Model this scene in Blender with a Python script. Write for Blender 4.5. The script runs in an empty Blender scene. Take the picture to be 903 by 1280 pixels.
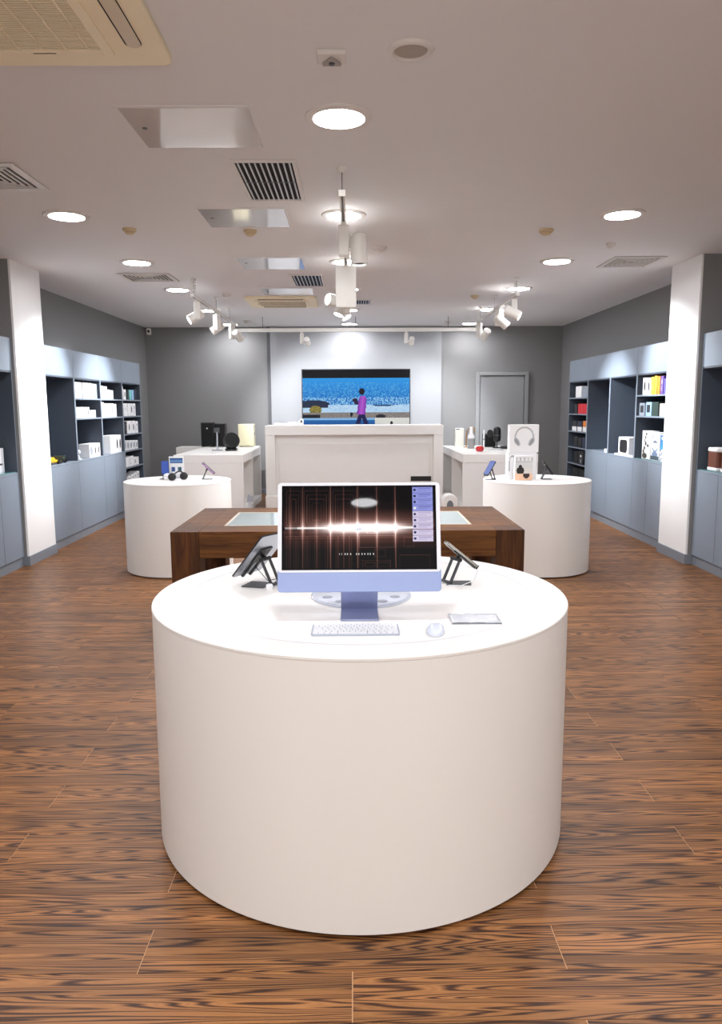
import bpy, bmesh, math, random
from mathutils import Vector, Matrix
random.seed(7)
R = math.radians
SC = bpy.context.scene
COL = SC.collection

# ------------------------------------------------------------------ camera
F_PX, PITCH, YAW, ROLL, CAM_H = 936.0, .1399, .0091, .005, 1.6
cam_d = bpy.data.cameras.new('camera')
cam_d.sensor_fit = 'HORIZONTAL'; cam_d.sensor_width = 36.0
cam_d.lens = 36.0 * F_PX / 903.0
cam_d.clip_start = .05; cam_d.clip_end = 100
cam = bpy.data.objects.new('camera', cam_d); COL.objects.link(cam)
fwd = Vector((math.sin(YAW)*math.cos(PITCH), math.cos(YAW)*math.cos(PITCH), -math.sin(PITCH)))
rgt = Vector((math.cos(YAW), -math.sin(YAW), 0)); dwn = fwd.cross(rgt)
cr, sr = math.cos(ROLL), math.sin(ROLL)
rx = cr*rgt + sr*dwn; dx = -sr*rgt + cr*dwn
m = Matrix((rx, -dx, -fwd)).transposed().to_4x4(); m.translation = (0, 0, CAM_H)
cam.matrix_world = m
SC.camera = cam
# ------------------------------------------------------------------ world, exposure, light levels
vs = SC.view_settings
vs.view_transform = 'Standard'; vs.look = 'None'; vs.gamma = 1.0; vs.use_curve_mapping = False
EXPO = 1.68
vs.exposure = EXPO
world = bpy.data.worlds.new('world'); SC.world = world; world.use_nodes = True
bg = world.node_tree.nodes['Background']
bg.inputs['Color'].default_value = (1.0, .95, .89, 1); bg.inputs['Strength'].default_value = .62   # warm mall light through the open shop front
DOWN_L = 40.0      # radiance of the downlight diffusers
SPOT_W = 120.0      # track spotlight power

# ------------------------------------------------------------------ helpers
def lin(c):
    return tuple((v/255/12.92 if v/255 <= .04045 else ((v/255+.055)/1.055)**2.4) for v in c)
MATS = {}
def mat(name, rgb, rough=.5, metal=0, spec=.5, bump=0, bscale=40, var=.03, vscale=6, coat=0, trans=0, emit=None, estr=0, stretch=(1, 1, 1)):
    if name in MATS: return MATS[name]
    mt = bpy.data.materials.new(name); mt.use_nodes = True; nt = mt.node_tree; N = nt.nodes; L = nt.links
    b = N['Principled BSDF']; c = lin(rgb)
    tc = N.new('ShaderNodeTexCoord'); mp = N.new('ShaderNodeMapping'); mp.inputs['Scale'].default_value = stretch
    L.new(tc.outputs['Object'], mp.inputs['Vector'])
    nz = N.new('ShaderNodeTexNoise'); nz.inputs['Scale'].default_value = vscale; nz.inputs['Detail'].default_value = 4
    L.new(mp.outputs['Vector'], nz.inputs['Vector'])
    cr_ = N.new('ShaderNodeValToRGB')
    cr_.color_ramp.elements[0].color = tuple(v*(1-var) for v in c)+(1,); cr_.color_ramp.elements[1].color = tuple(min(1, v*(1+var)) for v in c)+(1,)
    L.new(nz.outputs['Fac'], cr_.inputs['Fac']); L.new(cr_.outputs['Color'], b.inputs['Base Color'])
    b.inputs['Roughness'].default_value = rough; b.inputs['Metallic'].default_value = metal
    b.inputs['Specular IOR Level'].default_value = spec
    b.inputs['Coat Weight'].default_value = coat; b.inputs['Coat Roughness'].default_value = .04
    b.inputs['Transmission Weight'].default_value = trans
    if emit is not None:
        b.inputs['Emission Color'].default_value = lin(emit)+(1,); b.inputs['Emission Strength'].default_value = estr
    if bump:
        n2 = N.new('ShaderNodeTexNoise'); n2.inputs['Scale'].default_value = bscale; L.new(mp.outputs['Vector'], n2.inputs['Vector'])
        bp = N.new('ShaderNodeBump'); bp.inputs['Strength'].default_value = bump; bp.inputs['Distance'].default_value = .002
        L.new(n2.outputs['Fac'], bp.inputs['Height']); L.new(bp.outputs['Normal'], b.inputs['Normal'])
    MATS[name] = mt; return mt

class MB:
    """collects shapes, builds one mesh object"""
    def __init__(s): s.v = []; s.f = []
    def add(s, vs_, fs): 
        o = len(s.v); s.v += [tuple(v) for v in vs_]; s.f += [tuple(i+o for i in f) for f in fs]; return s
    def box(s, a, b, M=None):
        x0, y0, z0 = a; x1, y1, z1 = b
        vs_ = [Vector(p) for p in ((x0,y0,z0),(x1,y0,z0),(x1,y1,z0),(x0,y1,z0),(x0,y0,z1),(x1,y0,z1),(x1,y1,z1),(x0,y1,z1))]
        if M: vs_ = [M @ v for v in vs_]
        return s.add(vs_, [(0,3,2,1),(4,5,6,7),(0,1,5,4),(1,2,6,5),(2,3,7,6),(3,0,4,7)])
    def lathe(s, prof, c=(0,0,0), seg=32, M=None, caps=True):
        vs_ = []; fs = []; n = len(prof)
        for i in range(seg):
            a = 2*math.pi*i/seg; ca, sa = math.cos(a), math.sin(a)
            for r, z in prof: vs_.append(Vector((r*ca, r*sa, z)))
        for i in range(seg):
            j = (i+1) % seg
            for k in range(n-1): fs.append((i*n+k, j*n+k, j*n+k+1, i*n+k+1))
        if caps:
            fs.append(tuple(i*n for i in reversed(range(seg)))); fs.append(tuple(i*n+n-1 for i in range(seg)))
        if M: vs_ = [M @ v for v in vs_]
        c = Vector(c); return s.add([v+c for v in vs_], fs)
    def cyl(s, p, q, r, r2=None, seg=20):
        p, q = Vector(p), Vector(q); d = q-p
        M = d.to_track_quat('Z', 'Y').to_matrix()
        return s.lathe([(r, 0), (r if r2 is None else r2, d.length)], p, seg, M)
    def tube(s, pts, r, seg=8):
        pts = [Vector(p) for p in pts]; vs_ = []; fs = []
        for i, p in enumerate(pts):
            d = (pts[min(i+1, len(pts)-1)] - pts[max(i-1, 0)]).normalized()
            up = Vector((0,0,1)) if abs(d.z) < .9 else Vector((1,0,0))
            u = d.cross(up).normalized(); w = d.cross(u)
            for k in range(seg):
                a = 2*math.pi*k/seg; vs_.append(p + r*(math.cos(a)*u+math.sin(a)*w))
        for i in range(len(pts)-1):
            for k in range(seg):
                k2 = (k+1) % seg; fs.append((i*seg+k, i*seg+k2, (i+1)*seg+k2, (i+1)*seg+k))
        fs.append(tuple(reversed(range(seg)))); fs.append(tuple((len(pts)-1)*seg+k for k in range(seg)))
        return s.add(vs_, fs)
    def prism(s, poly, t, M=None):
        """poly in local xy, thickness t along z"""
        n = len(poly); vs_ = [Vector((x, y, 0)) for x, y in poly]+[Vector((x, y, t)) for x, y in poly]
        fs = [tuple(reversed(range(n))), tuple(range(n, 2*n))]+[(i, (i+1) % n, n+(i+1) % n, n+i) for i in range(n)]
        if M: vs_ = [M @ v for v in vs_]
        return s.add(vs_, fs)
    def mesh(s, name, smooth=True):
        me = bpy.data.meshes.new(name); me.from_pydata(s.v, [], s.f); me.update()
        bm = bmesh.new(); bm.from_mesh(me); bmesh.ops.recalc_face_normals(bm, faces=bm.faces); bm.to_mesh(me); bm.free()
        if smooth:
            me.polygons.foreach_set('use_smooth', [True]*len(me.polygons)); me.set_sharp_from_angle(angle=R(32))
        return me
    def build(s, name, mt, parent=None, bevel=0, smooth=True, seg=2):
        me = s.mesh(name, smooth); me.materials.append(mt)
        o = bpy.data.objects.new(name, me); COL.objects.link(o)
        if parent: o.parent = parent
        if bevel:
            bv = o.modifiers.new('bevel', 'BEVEL'); bv.width = bevel; bv.segments = seg; bv.limit_method = 'ANGLE'; bv.angle_limit = R(40)
        return o
def rrect(x0, y0, x1, y1, r, n=5):
    P = []
    for cx, cy, a0 in ((x1-r, y1-r, 0), (x0+r, y1-r, 90), (x0+r, y0+r, 180), (x1-r, y0+r, 270)):
        for k in range(n+1):
            a = R(a0+90*k/n); P.append((cx+r*math.cos(a), cy+r*math.sin(a)))
    return P
def ell(cx, cy, rx_, ry_, n=18): return [(cx+rx_*math.cos(2*math.pi*k/n), cy+ry_*math.sin(2*math.pi*k/n)) for k in range(n)]
def tag(o, label, cat=None, group=None, kind=None):
    o['label'] = label
    if cat: o['category'] = cat
    if group: o['group'] = group
    if kind: o['kind'] = kind
    return o
def thing(name, label, cat, loc=(0,0,0), rz=0, group=None):
    o = bpy.data.objects.new(name, None); o.empty_display_size = .1; COL.objects.link(o)
    o.location = loc; o.rotation_euler = (0, 0, rz); return tag(o, label, cat, group)
def copy_thing(root, loc, rz, label):
    def cp(o, par):
        c = o.copy(); COL.objects.link(c); c.parent = par
        for ch in o.children: cp(ch, c)
        return c
    r = cp(root, None); r.location = loc; r.rotation_euler = (0, 0, rz); r['label'] = label; return r
def struct(name, mb, mt, label, bevel=0):
    o = mb.build(name, mt, None, bevel); o['kind'] = 'structure'; o['label'] = label; return o
def frame(o, u, v):
    """matrix: local x -> u, y -> v, z -> u x v, origin o"""
    u = Vector(u).normalized(); v = Vector(v); v = (v-u*v.dot(u)).normalized(); w = u.cross(v)
    M_ = Matrix((u, v, w)).transposed().to_4x4(); M_.translation = Vector(o); return M_
ORD = ['first','second','third','fourth','fifth','sixth','seventh','eighth','ninth','tenth']

# ------------------------------------------------------------------ materials
WHITE = mat('white_lacquer', (240, 238, 235), .38, var=.01)
WPAINT = mat('white_column_paint', (238, 238, 238), .7, bump=.1, bscale=120, var=.01)
CEIL = mat('ceiling_paint', (230, 229, 230), .9, bump=.15, bscale=90, var=.012, vscale=2)
GREYW = mat('grey_wall_paint', (132, 132, 133), .8, bump=.12, bscale=110, var=.02, vscale=2)
LGREYW = mat('light_grey_panel', (154, 156, 160), .7, bump=.1, bscale=110, var=.02, vscale=2)  # centre panel of the far wall, one even tone paler than the wall
DGREYW = mat('dark_grey_trim', (84, 86, 90), .6)
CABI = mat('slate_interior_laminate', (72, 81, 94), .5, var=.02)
CAB = mat('blue_grey_laminate', (130, 142, 156), .42, var=.015, vscale=3)
PLINTH = mat('grey_plinth_laminate', (124, 132, 142), .45)
CREAM = mat('cream_plastic', (248, 236, 204), .5, var=.03)
CREAMD = mat('dark_cream_slats', (176, 152, 108), .6)
VENTW = mat('white_vent_metal', (222, 218, 214), .45)
DARK = mat('dark_void', (28, 27, 28), .9)
BLACK = mat('black_plastic', (20, 20, 22), .42)
BLACKG = mat('black_gloss', (9, 9, 11), .12)
SPOTW = mat('white_spot_housing', (233, 231, 226), .45)
SILVER = mat('brushed_aluminium', (196, 198, 202), .32, metal=.9)
STEELD = mat('dark_steel', (88, 90, 94), .38, metal=.7)
PEARL = mat('pearl_access_panel', (222, 220, 219), .1, spec=1.0, coat=.8, var=.02, vscale=3)
BOXW = mat('white_card', (240, 240, 242), .55)
BOXG = mat('grey_card', (150, 160, 172), .55)
CHIN = mat('light_blue_aluminium', (146, 162, 206), .38, metal=.15)
STANDB = mat('blue_metal_stand', (158, 166, 198), .32, metal=.6)
BEZEL = mat('pale_bezel', (226, 229, 238), .4)
GLASST = mat('teal_glass', (120, 178, 176), .06, trans=.6)
TEAL = mat('teal_edge', (84, 128, 130), .1)
CLEARP = mat('clear_plastic', (226, 231, 240), .1, trans=.55)
def emat(name, rgb, strength, base=.8):
    if name in MATS: return MATS[name]
    mt = bpy.data.materials.new(name); mt.use_nodes = True; nt = mt.node_tree
    b = nt.nodes['Principled BSDF']; b.inputs['Base Color'].default_value = (base, base, base, 1); b.inputs['Roughness'].default_value = .3; b.inputs['Specular IOR Level'].default_value = .15
    b.inputs['Emission Color'].default_value = lin(rgb)+(1,); b.inputs['Emission Strength'].default_value = strength
    MATS[name] = mt; return mt
LAMP = emat('downlight_diffuser', (249, 249, 252), DOWN_L)
LENS = emat('spot_lens', (245, 250, 255), 3.0)

def wood(name, stops, scale, stretch, rough=.4, dist=2.5, per_piece=False, coat=0, bands=2.2, spec=.3):
    mt = bpy.data.materials.new(name); mt.use_nodes = True; nt = mt.node_tree; N = nt.nodes; L = nt.links
    b = N['Principled BSDF']; b.inputs['Roughness'].default_value = rough; b.inputs['Specular IOR Level'].default_value = spec; b.inputs['Coat Weight'].default_value = coat; b.inputs['Coat Roughness'].default_value = .2
    g = N.new('ShaderNodeNewGeometry'); vec = g.outputs['Position']
    if per_piece:
        oi = N.new('ShaderNodeObjectInfo'); ad = N.new('ShaderNodeMath'); ad.operation = 'ADD'
        L.new(oi.outputs['Random'], ad.inputs[0]); L.new(g.outputs['Random Per Island'], ad.inputs[1])
        ml = N.new('ShaderNodeMath'); ml.operation = 'MULTIPLY'; ml.inputs[1].default_value = 37.0; L.new(ad.outputs[0], ml.inputs[0])
        cx = N.new('ShaderNodeCombineXYZ'); L.new(ml.outputs[0], cx.inputs['X']); L.new(ml.outputs[0], cx.inputs['Y']); L.new(ml.outputs[0], cx.inputs['Z'])
        va = N.new('ShaderNodeVectorMath'); va.operation = 'ADD'; L.new(vec, va.inputs[0]); L.new(cx.outputs[0], va.inputs[1]); vec = va.outputs[0]
    mp = N.new('ShaderNodeMapping'); mp.inputs['Scale'].default_value = stretch; L.new(vec, mp.inputs['Vector'])
    # warp
    n1 = N.new('ShaderNodeTexNoise'); n1.inputs['Scale'].default_value = scale*.55; n1.inputs['Detail'].default_value = 3; L.new(mp.outputs[0], n1.inputs['Vector'])
    m1 = N.new('ShaderNodeMath'); m1.operation = 'MULTIPLY'; m1.inputs[1].default_value = bands*4; L.new(n1.outputs['Fac'], m1.inputs[0])
    # contour bands of the noise -> figured grain
    n2 = N.new('ShaderNodeTexNoise'); n2.inputs['Scale'].default_value = scale*3.2; n2.inputs['Detail'].default_value = 4; L.new(mp.outputs[0], n2.inputs['Vector'])
    m2 = N.new('ShaderNodeMath'); m2.operation = 'MULTIPLY_ADD'; m2.inputs[1].default_value = dist*.45; L.new(n2.outputs['Fac'], m2.inputs[0]); L.new(m1.outputs[0], m2.inputs[2])
    fr = N.new('ShaderNodeMath'); fr.operation = 'PINGPONG'; fr.inputs[1].default_value = .5; L.new(m2.outputs[0], fr.inputs[0])
    sc = N.new('ShaderNodeMath'); sc.operation = 'MULTIPLY'; sc.inputs[1].default_value = 2.0; L.new(fr.outputs[0], sc.inputs[0])
    rp = N.new('ShaderNodeValToRGB'); els = rp.color_ramp.elements
    els[0].position = stops[0][0]; els[0].color = lin(stops[0][1])+(1,); els[1].position = stops[-1][0]; els[1].color = lin(stops[-1][1])+(1,)
    for p, c in stops[1:-1]: e = els.new(p); e.color = lin(c)+(1,)
    L.new(sc.outputs[0], rp.inputs['Fac'])
    # broad patches
    n3 = N.new('ShaderNodeTexNoise'); n3.inputs['Scale'].default_value = scale*.8; n3.inputs['Detail'].default_value = 2; L.new(mp.outputs[0], n3.inputs['Vector'])
    mr = N.new('ShaderNodeMapRange'); mr.inputs['From Min'].default_value = .3; mr.inputs['From Max'].default_value = .7; mr.inputs['To Min'].default_value = .5; mr.inputs['To Max'].default_value = 1.15
    L.new(n3.outputs['Fac'], mr.inputs['Value'])
    mx = N.new('ShaderNodeMix'); mx.data_type = 'RGBA'; mx.blend_type = 'MULTIPLY'; mx.inputs['Factor'].default_value = 1
    L.new(rp.outputs['Color'], mx.inputs['A']); L.new(mr.outputs['Result'], mx.inputs['B'])
    L.new(mx.outputs['Result'], b.inputs['Base Color'])
    bp = N.new('ShaderNodeBump'); bp.inputs['Strength'].default_value = .12; bp.inputs['Distance'].default_value = .001
    L.new(sc.outputs[0], bp.inputs['Height']); L.new(bp.outputs['Normal'], b.inputs['Normal'])
    MATS[name] = mt; return mt
FLOORW = wood('zebrano_floor', [(0, (58, 32, 17)), (.2, (78, 46, 26)), (.38, (124, 81, 47)), (.7, (170, 117, 68)), (1, (154, 103, 59))], 7.0, (.085, 2.1, 1), .42, 1.6, True, 0, 9.5, .36)
TEAK_T = wood('teak_table', [(0, (82, 45, 14)), (.5, (104, 62, 22)), (1, (112, 70, 27))], 9.0, (.25, 3, 3), .55, 2.0, False, 0, 1.2)
TEAK_E = wood('teak_leg_endgrain', [(0, (66, 33, 10)), (.5, (84, 47, 16)), (1, (92, 54, 20))], 9.0, (3, 3, .25), .55, 2.0, False, 0, 1.2)

# picture on a flat grid: per-face colours
def picture_material(name, strength, gloss):
    mt = bpy.data.materials.new(name); mt.use_nodes = True; nt = mt.node_tree
    b = nt.nodes['Principled BSDF']; at = nt.nodes.new('ShaderNodeAttribute'); at.attribute_name = 'pic'
    if strength:
        b.inputs['Base Color'].default_value = (.004, .004, .005, 1)
        nt.links.new(at.outputs['Color'], b.inputs['Emission Color']); b.inputs['Emission Strength'].default_value = strength/2**EXPO
    else: nt.links.new(at.outputs['Color'], b.inputs['Base Color'])
    b.inputs['Roughness'].default_value = gloss; b.inputs['Specular IOR Level'].default_value = .06 if strength else .4; MATS[name] = mt; return mt
def picture(name, M, w, h, nx, ny, fn, mt, parent):
    """flat picture w x h, local x right, y up, centred; fn(u, v) -> srgb, v down"""
    vs_ = []; fs = []; cols = []
    for j in range(ny+1):
        for i in range(nx+1): vs_.append(M @ Vector((w*(i/nx-.5), h*(.5-j/ny), 0)))
    for j in range(ny):
        for i in range(nx):
            a = j*(nx+1)+i; fs.append((a, a+nx+1, a+nx+2, a+1))
            c = lin(fn((i+.5)/nx, (j+.5)/ny))+(1,); cols += c*4
    me = bpy.data.meshes.new(name); me.from_pydata(vs_, [], fs); me.update()
    at = me.color_attributes.new('pic', 'FLOAT_COLOR', 'CORNER'); at.data.foreach_set('color', cols)
    me.materials.append(mt); o = bpy.data.objects.new(name, me); COL.objects.link(o); o.parent = parent; return o

# ------------------------------------------------------------------ the room
XL, XR, WL, WR, D, HC, Y0 = -3.377, 3.41, -3.775, 3.82, 13.92, 3.035, -3.4
struct('ceiling', MB().box((WL-.1, Y0, HC), (WR+.1, D+.1, HC+.12)), CEIL, 'white painted plaster ceiling of the shop')
struct('wall_left', MB().box((WL-.12, Y0, 0), (WL, D+.12, HC)), GREYW, 'grey painted wall behind the left cabinets')
struct('wall_right', MB().box((WR, Y0, 0), (WR+.12, D+.12, HC)), GREYW, 'grey painted wall behind the right cabinets')
wb = struct('wall_back', MB().box((WL, D, 0), (WR, D+.12, HC)), GREYW, 'grey painted wall at the far end')
struct('wall_back_centre', MB().box((-1.5, D-.1, 0), (1.6, D-.001, HC)), LGREYW, 'pale grey projecting wall panel behind the television')
tr = MB().box((-1.565, D-.055, 0), (-1.5, D, HC)).build('groove_strip', DGREYW, wb)
struct('baseboard_back', MB().box((WL, D-.115, 0), (-1.57, D, .09)).box((1.6, D-.02, 0), (2.2, D, .09)), PLINTH, 'grey baseboard along the far wall', .003)
# floor: sub-floor + planks
fl = struct('floor', MB().box((WL-.1, Y0, -.06), (WR+.1, D+.1, -.0022)), mat('floor_joint', (214, 172, 130), .8), 'figured brown wood plank floor')
PL, PW, GAP = 1.232, .181, .0016
ym, yr = 1.759, []
k0 = int((Y0-ym)/PW)
mesh_cache = {}
def plank_mesh(w):
    k = round(w, 4)
    if k not in mesh_cache:
        me = MB().box((GAP, GAP*.6, -.0021), (k-GAP, PW-GAP*.6, 0)).mesh('plank', False); me.materials.append(FLOORW); mesh_cache[k] = me
    return mesh_cache[k]
rest = MB(); nplank = 0
for r in range(k0, int((D-ym)/PW)+1):
    y = ym+r*PW; x = (-.013 if r % 2 == 0 else -.629) - 4*PL
    while x < WR:
        a, b_ = max(x, WL), min(x+PL, WR)
        if b_-a > .02:
            near = 1.3 < y < 8.6 and abs((a+b_)/2) < .62*y+1.0 and nplank < 300
            if near:
                o = bpy.data.objects.new('plank', plank_mesh(b_-a)); COL.objects.link(o); o.location = (a, y, 0); o.parent = fl; nplank += 1
            else: rest.box((a+GAP, y+GAP*.6, -.0021), (b_-GAP, min(y+PW, D)-GAP*.6, 0))
        x += PL
o = rest.build('plank_field', FLOORW, fl, smooth=False); o['kind'] = 'stuff'
# columns
for side, s, xf, xw, ya, yb in (('left', 1, -3.33, WL, 7.56, 8.25), ('right', -1, 3.352, WR, 7.42, 8.10)):
    c = struct('wall_column_'+side, MB().box((min(xf-s*.02, xw), ya, 0), (max(xf-s*.02, xw), yb, HC)), GREYW, 'grey pier with a white aisle face on the %s side' % side)
    p = MB().box((min(xf-s*.02, xf), ya, .1), (max(xf-s*.02, xf), yb, HC)).build('white_face', WPAINT, c); p['label'] = 'white painted aisle face of the pier'
    bx = xf+s*.012
    struct('baseboard_column_'+side, MB().box((min(bx, xf), ya-.012, 0), (max(bx, xf), yb+.006, .1)).box((min(xf, xf-s*.09), ya-.012, 0), (max(xf, xf-s*.09), ya, .1)), PLINTH, 'grey baseboard around the %s pier' % side, .002)
# back door
dr = bpy.data.objects.new('door_1', None); COL.objects.link(dr); dr.location = (2.73, D, 0); dr['kind'] = 'structure'; dr['label'] = 'grey painted service door in the far wall'
DOORM = mat('grey_door_paint', (150, 152, 154), .6)
MB().box((-.40, -.03, .01), (.40, -.002, 2.14)).build('door_leaf', DOORM, dr, .003)
MB().box((-.485, -.05, 0), (-.415, -.001, 2.215)).box((.415, -.05, 0), (.485, -.001, 2.215)).box((-.415, -.05, 2.15), (.415, -.001, 2.215)).build('door_frame', DOORM, dr, .006)
MB().cyl((.33, -.03, 1.02), (.33, -.075, 1.02), .012).box((.24, -.085, 1.01), (.345, -.07, 1.03)).build('door_handle', STEELD, dr, .003)

# ------------------------------------------------------------------ ceiling fittings
def downlight():
    t = thing('downlight', '', 'downlight', group='recessed ceiling downlights')
    MB().lathe([(.128, -.001), (.130, -.014), (.134, -.0145), (.162, -.0125), (.168, -.008), (.17, 0), (.128, -.001)], seg=40, caps=False).build('trim_ring', VENTW, t)
    MB().lathe([(.1279, -.0015), (.12, -.003), (.06, -.0042), (.001, -.0045)], seg=36, caps=False).build('diffuser', LAMP, t)
    return t
proto = downlight(); first = True
DLY = [3.98, 5.91, 7.75, 9.5, 11.5, 13.4]
ROWS = (('left', -2.15), ('centre', -.065), ('right', 2.045))
for rn, x in ROWS:
    for i, y in enumerate([-2.05, .1, 2.04]+DLY):
        x = .1 if (rn == 'centre' and i == 0) else dict(ROWS)[rn]
        lab = ('%s downlight of the %s ceiling row, counted from the shop front' % (ORD[i], rn)).replace('first', 'frontmost') if i else 'round recessed downlight of the %s ceiling row above the shop entrance' % rn
        if first: proto.location = (x, y, HC); proto['label'] = lab; first = False
        else: copy_thing(proto, (x, y, HC), 0, lab)
# air conditioning cassettes
def cassette(label, loc):
    t = thing('air_conditioner', label, 'air conditioner', loc, group='ceiling air conditioning cassettes')
    h = .475
    MB().prism(rrect(-h, -h, h, h, .05), -.03).build('panel', CREAM, t, .006)
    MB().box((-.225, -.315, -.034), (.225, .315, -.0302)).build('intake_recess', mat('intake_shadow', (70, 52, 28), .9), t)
    g = MB().box((-.265, -.355, -.041), (-.225, .355, -.03)).box((.225, -.355, -.041), (.265, .355, -.03)).box((-.225, -.355, -.041), (.225, -.315, -.03)).box((-.225, .315, -.041), (.225, .355, -.03)).build('grille_frame', CREAM, t, .003)
    me = None
    for k in range(42):
        yy = -.306+k*.01493
        if me is None:
            me = MB().box((-.224, -.003, -.0385), (.224, .003, -.0342)).mesh('slat', False); me.materials.append(CREAM)
        o = bpy.data.objects.new('slat', me); COL.objects.link(o); o.parent = g; o.location = (0, yy, 0)
    for k in range(5): MB().box((-.18+k*.09-.0025, -.314, -.041), (-.18+k*.09+.0025, .314, -.0386)).build('rib', CREAM, g)
    for a in (0, 2):
        M_ = Matrix.Rotation(R(90*a), 4, 'Z')
        MB().prism([(x, y) for x, y in rrect(.33, -.3, .395, .3, .03)], -.0035, M_ @ Matrix.Translation((0, 0, -.0302))).build('air_slot', DARK, t)
        MB().prism([(x, y) for x, y in rrect(.335, -.29, .39, .29, .027)], -.009, M_ @ Matrix.Translation((.004, 0, -.0335))).build('flap', mat('pale_flap', (216, 203, 178), .4), t, .004)
    MB().box((-.05, .33, -.0425), (.04, .336, -.0411)).build('maker_mark', mat('mark_grey', (120, 105, 80), .6), t)
    return t
cassette('large cream air conditioning cassette in the ceiling nearest the viewer', (-1.212, 2.875, HC))
cassette('cream air conditioning cassette deep in the shop before the cross rail', (-.96, 10.56, HC)).rotation_euler.z = R(90)
# access panels
for i, (ya, yb) in enumerate(((3.855, 4.415), (5.72, 6.28), (7.53, 8.14), (9.42, 9.95))):
    t = thing('access_panel', '%s glossy ceiling access hatch counted from the front' % ORD[i], 'access panel', (-.815, (ya+yb)/2, HC), group='ceiling access panels')
    hy = (yb-ya)/2
    MB().box((-.315, -hy, -.006), (.315, hy, -.0005)).build('hatch', PEARL, t, .002)
    MB().box((-.335, -hy-.02, -.004), (-.317, hy+.02, 0)).box((.317, -hy-.02, -.004), (.335, hy+.02, 0)).box((-.317, -hy-.02, -.004), (.317, -hy-.002, 0)).box((-.317, hy+.002, -.004), (.317, hy+.02, 0)).build('hatch_frame', CEIL, t)
    MB().cyl((-.255, .1-hy+.16, -.0065), (-.255, .1-hy+.16, -.009), .014, seg=14).build('key_lock', STEELD, t)
# slatted grilles
for lab, ya, yb, x0, x1, n in (('slatted return air grille beside the suspended centre track', 4.66, 5.47, -.695, -.355, 10), ('slatted return air grille deep in the ceiling beyond the third hatch', 8.5, 9.25, -.675, -.355, 8), ('small slatted grille beyond the centre track end', 10.45, 10.85, 0.03, .23, 6)):
    t = thing('air_grille', lab, 'air grille', ((x0+x1)/2, (ya+yb)/2, HC), group='return air grilles'); hx, hy = (x1-x0)/2, (yb-ya)/2
    MB().box((-hx, -hy, -.003), (hx, hy, -.0005)).build('duct_opening', DARK, t)
    MB().box((-hx-.025, -hy-.025, -.012), (-hx, hy+.025, 0)).box((hx, -hy-.025, -.012), (hx+.025, hy+.025, 0)).box((-hx, -hy-.025, -.012), (hx, -hy, 0)).box((-hx, hy, -.012), (hx, hy+.025, 0)).build('frame', VENTW, t, .002)
    for k in range(n):
        xx = -hx+2*hx*(k+.5)/n
        MB().box((xx-.005, -hy, -.011), (xx+.005, hy, -.0035)).build('slat', SILVER, t)
    for yy in (-hy*.05,): MB().box((-hx, yy-.005, -.0125), (hx, yy+.005, -.0112)).build('cross_bar', STEELD, t)
# four way diffusers
for lab, x0, x1, ya, yb, dk in (('square louvred ceiling diffuser at the left picture edge', -2.56, -2.0, 4.68, 5.22, 1), ('square louvred ceiling diffuser before the left track', -2.55, -1.985, 8.36, 8.88, 1), ('pale square ceiling diffuser beside the right pier', 2.55, 3.06, 7.52, 8.08, 0)):
    t = thing('ceiling_diffuser', lab, 'air vent', ((x0+x1)/2, (ya+yb)/2, HC), group='square ceiling diffusers'); hx, hy = (x1-x0)/2, (yb-ya)/2
    MB().box((-hx+.04, -hy+.04, -.004), (hx-.04, hy-.04, -.0005)).build('duct_opening', DARK if dk else mat('pale_void', (150, 146, 143), .8), t)
    for k in range(7):
        a = 1-k*.135; ax, ay = hx*a, hy*a; w = .04 if k == 0 else .013; d = -.012
        MB().box((-ax, -ay, d), (-ax+w, ay, -.0042)).box((ax-w, -ay, d), (ax, ay, -.0042)).box((-ax+w, -ay, d), (ax-w, -ay+w, -.0042)).box((-ax+w, ay-w, d), (ax-w, ay, -.0042)).build('louvre' if k else 'frame', VENTW, t)
# detectors and speakers
def detector(lab, x, y, m_=CREAM, r=.055):
    t = thing('smoke_detector', lab, 'smoke detector', (x, y, HC), group='ceiling smoke detectors')
    MB().lathe([(r, 0), (r, -.018), (r*.9, -.022)], seg=24).build('base', m_, t)
    MB().lathe([(r*.7, -.022), (r*.72, -.034), (r*.45, -.044), (.004, -.046)], seg=24).build('sensor_head', m_, t)
BEIGE = mat('aged_beige_plastic', (206, 186, 150), .5)
detector('beige smoke detector between the left downlights and hatches', -1.807, 6.34, BEIGE)
detector('beige smoke detector beside the second access hatch', -.84, 6.41, BEIGE)
detector('beige smoke detector on the right half of the ceiling', 1.595, 6.41, BEIGE, .06)
detector('small dark rimmed detector near the right downlight row', 2.31, 6.94, VENTW, .04)
detector('small detector above the left track middle', -1.62, 9.9, VENTW)
detector('small detector above the right track middle', 1.597, 10.1, BEIGE)
detector('tiny far detector near the back wall, right side', 1.62, 13.1, VENTW)
detector('tiny far detector near the back wall, left side', -1.78, 12.9, VENTW)
detector('flat white detector just right of the centre track', .248, 7.08, VENTW, .06)
t = thing('motion_sensor', 'small square ceiling sensor with a triangular face', 'sensor', (-.081, 3.31, HC))
MB().box((-.06, -.05, -.022), (.06, .05, 0)).build('base', VENTW, t, .006)
MB().prism([(-.04, .03), (.04, .03), (0, -.035)], -.014, Matrix.Translation((0, 0, -.0222))).build('sensor_face', mat('grey_sensor', (170, 165, 162), .5), t, .003)
MB().lathe([(.012, -.036), (.012, -.042), (.003, -.046)], seg=14).build('sensor_eye', STEELD, t)
t = thing('ceiling_speaker', 'round recessed ceiling speaker right of the square sensor', 'speaker', (.242, 3.272, HC))
MB().lathe([(.068, -.006), (.075, -.014), (.09, -.011), (.097, 0), (.068, 0), (.068, -.006)], seg=32, caps=False).build('rim', VENTW, t)
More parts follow.
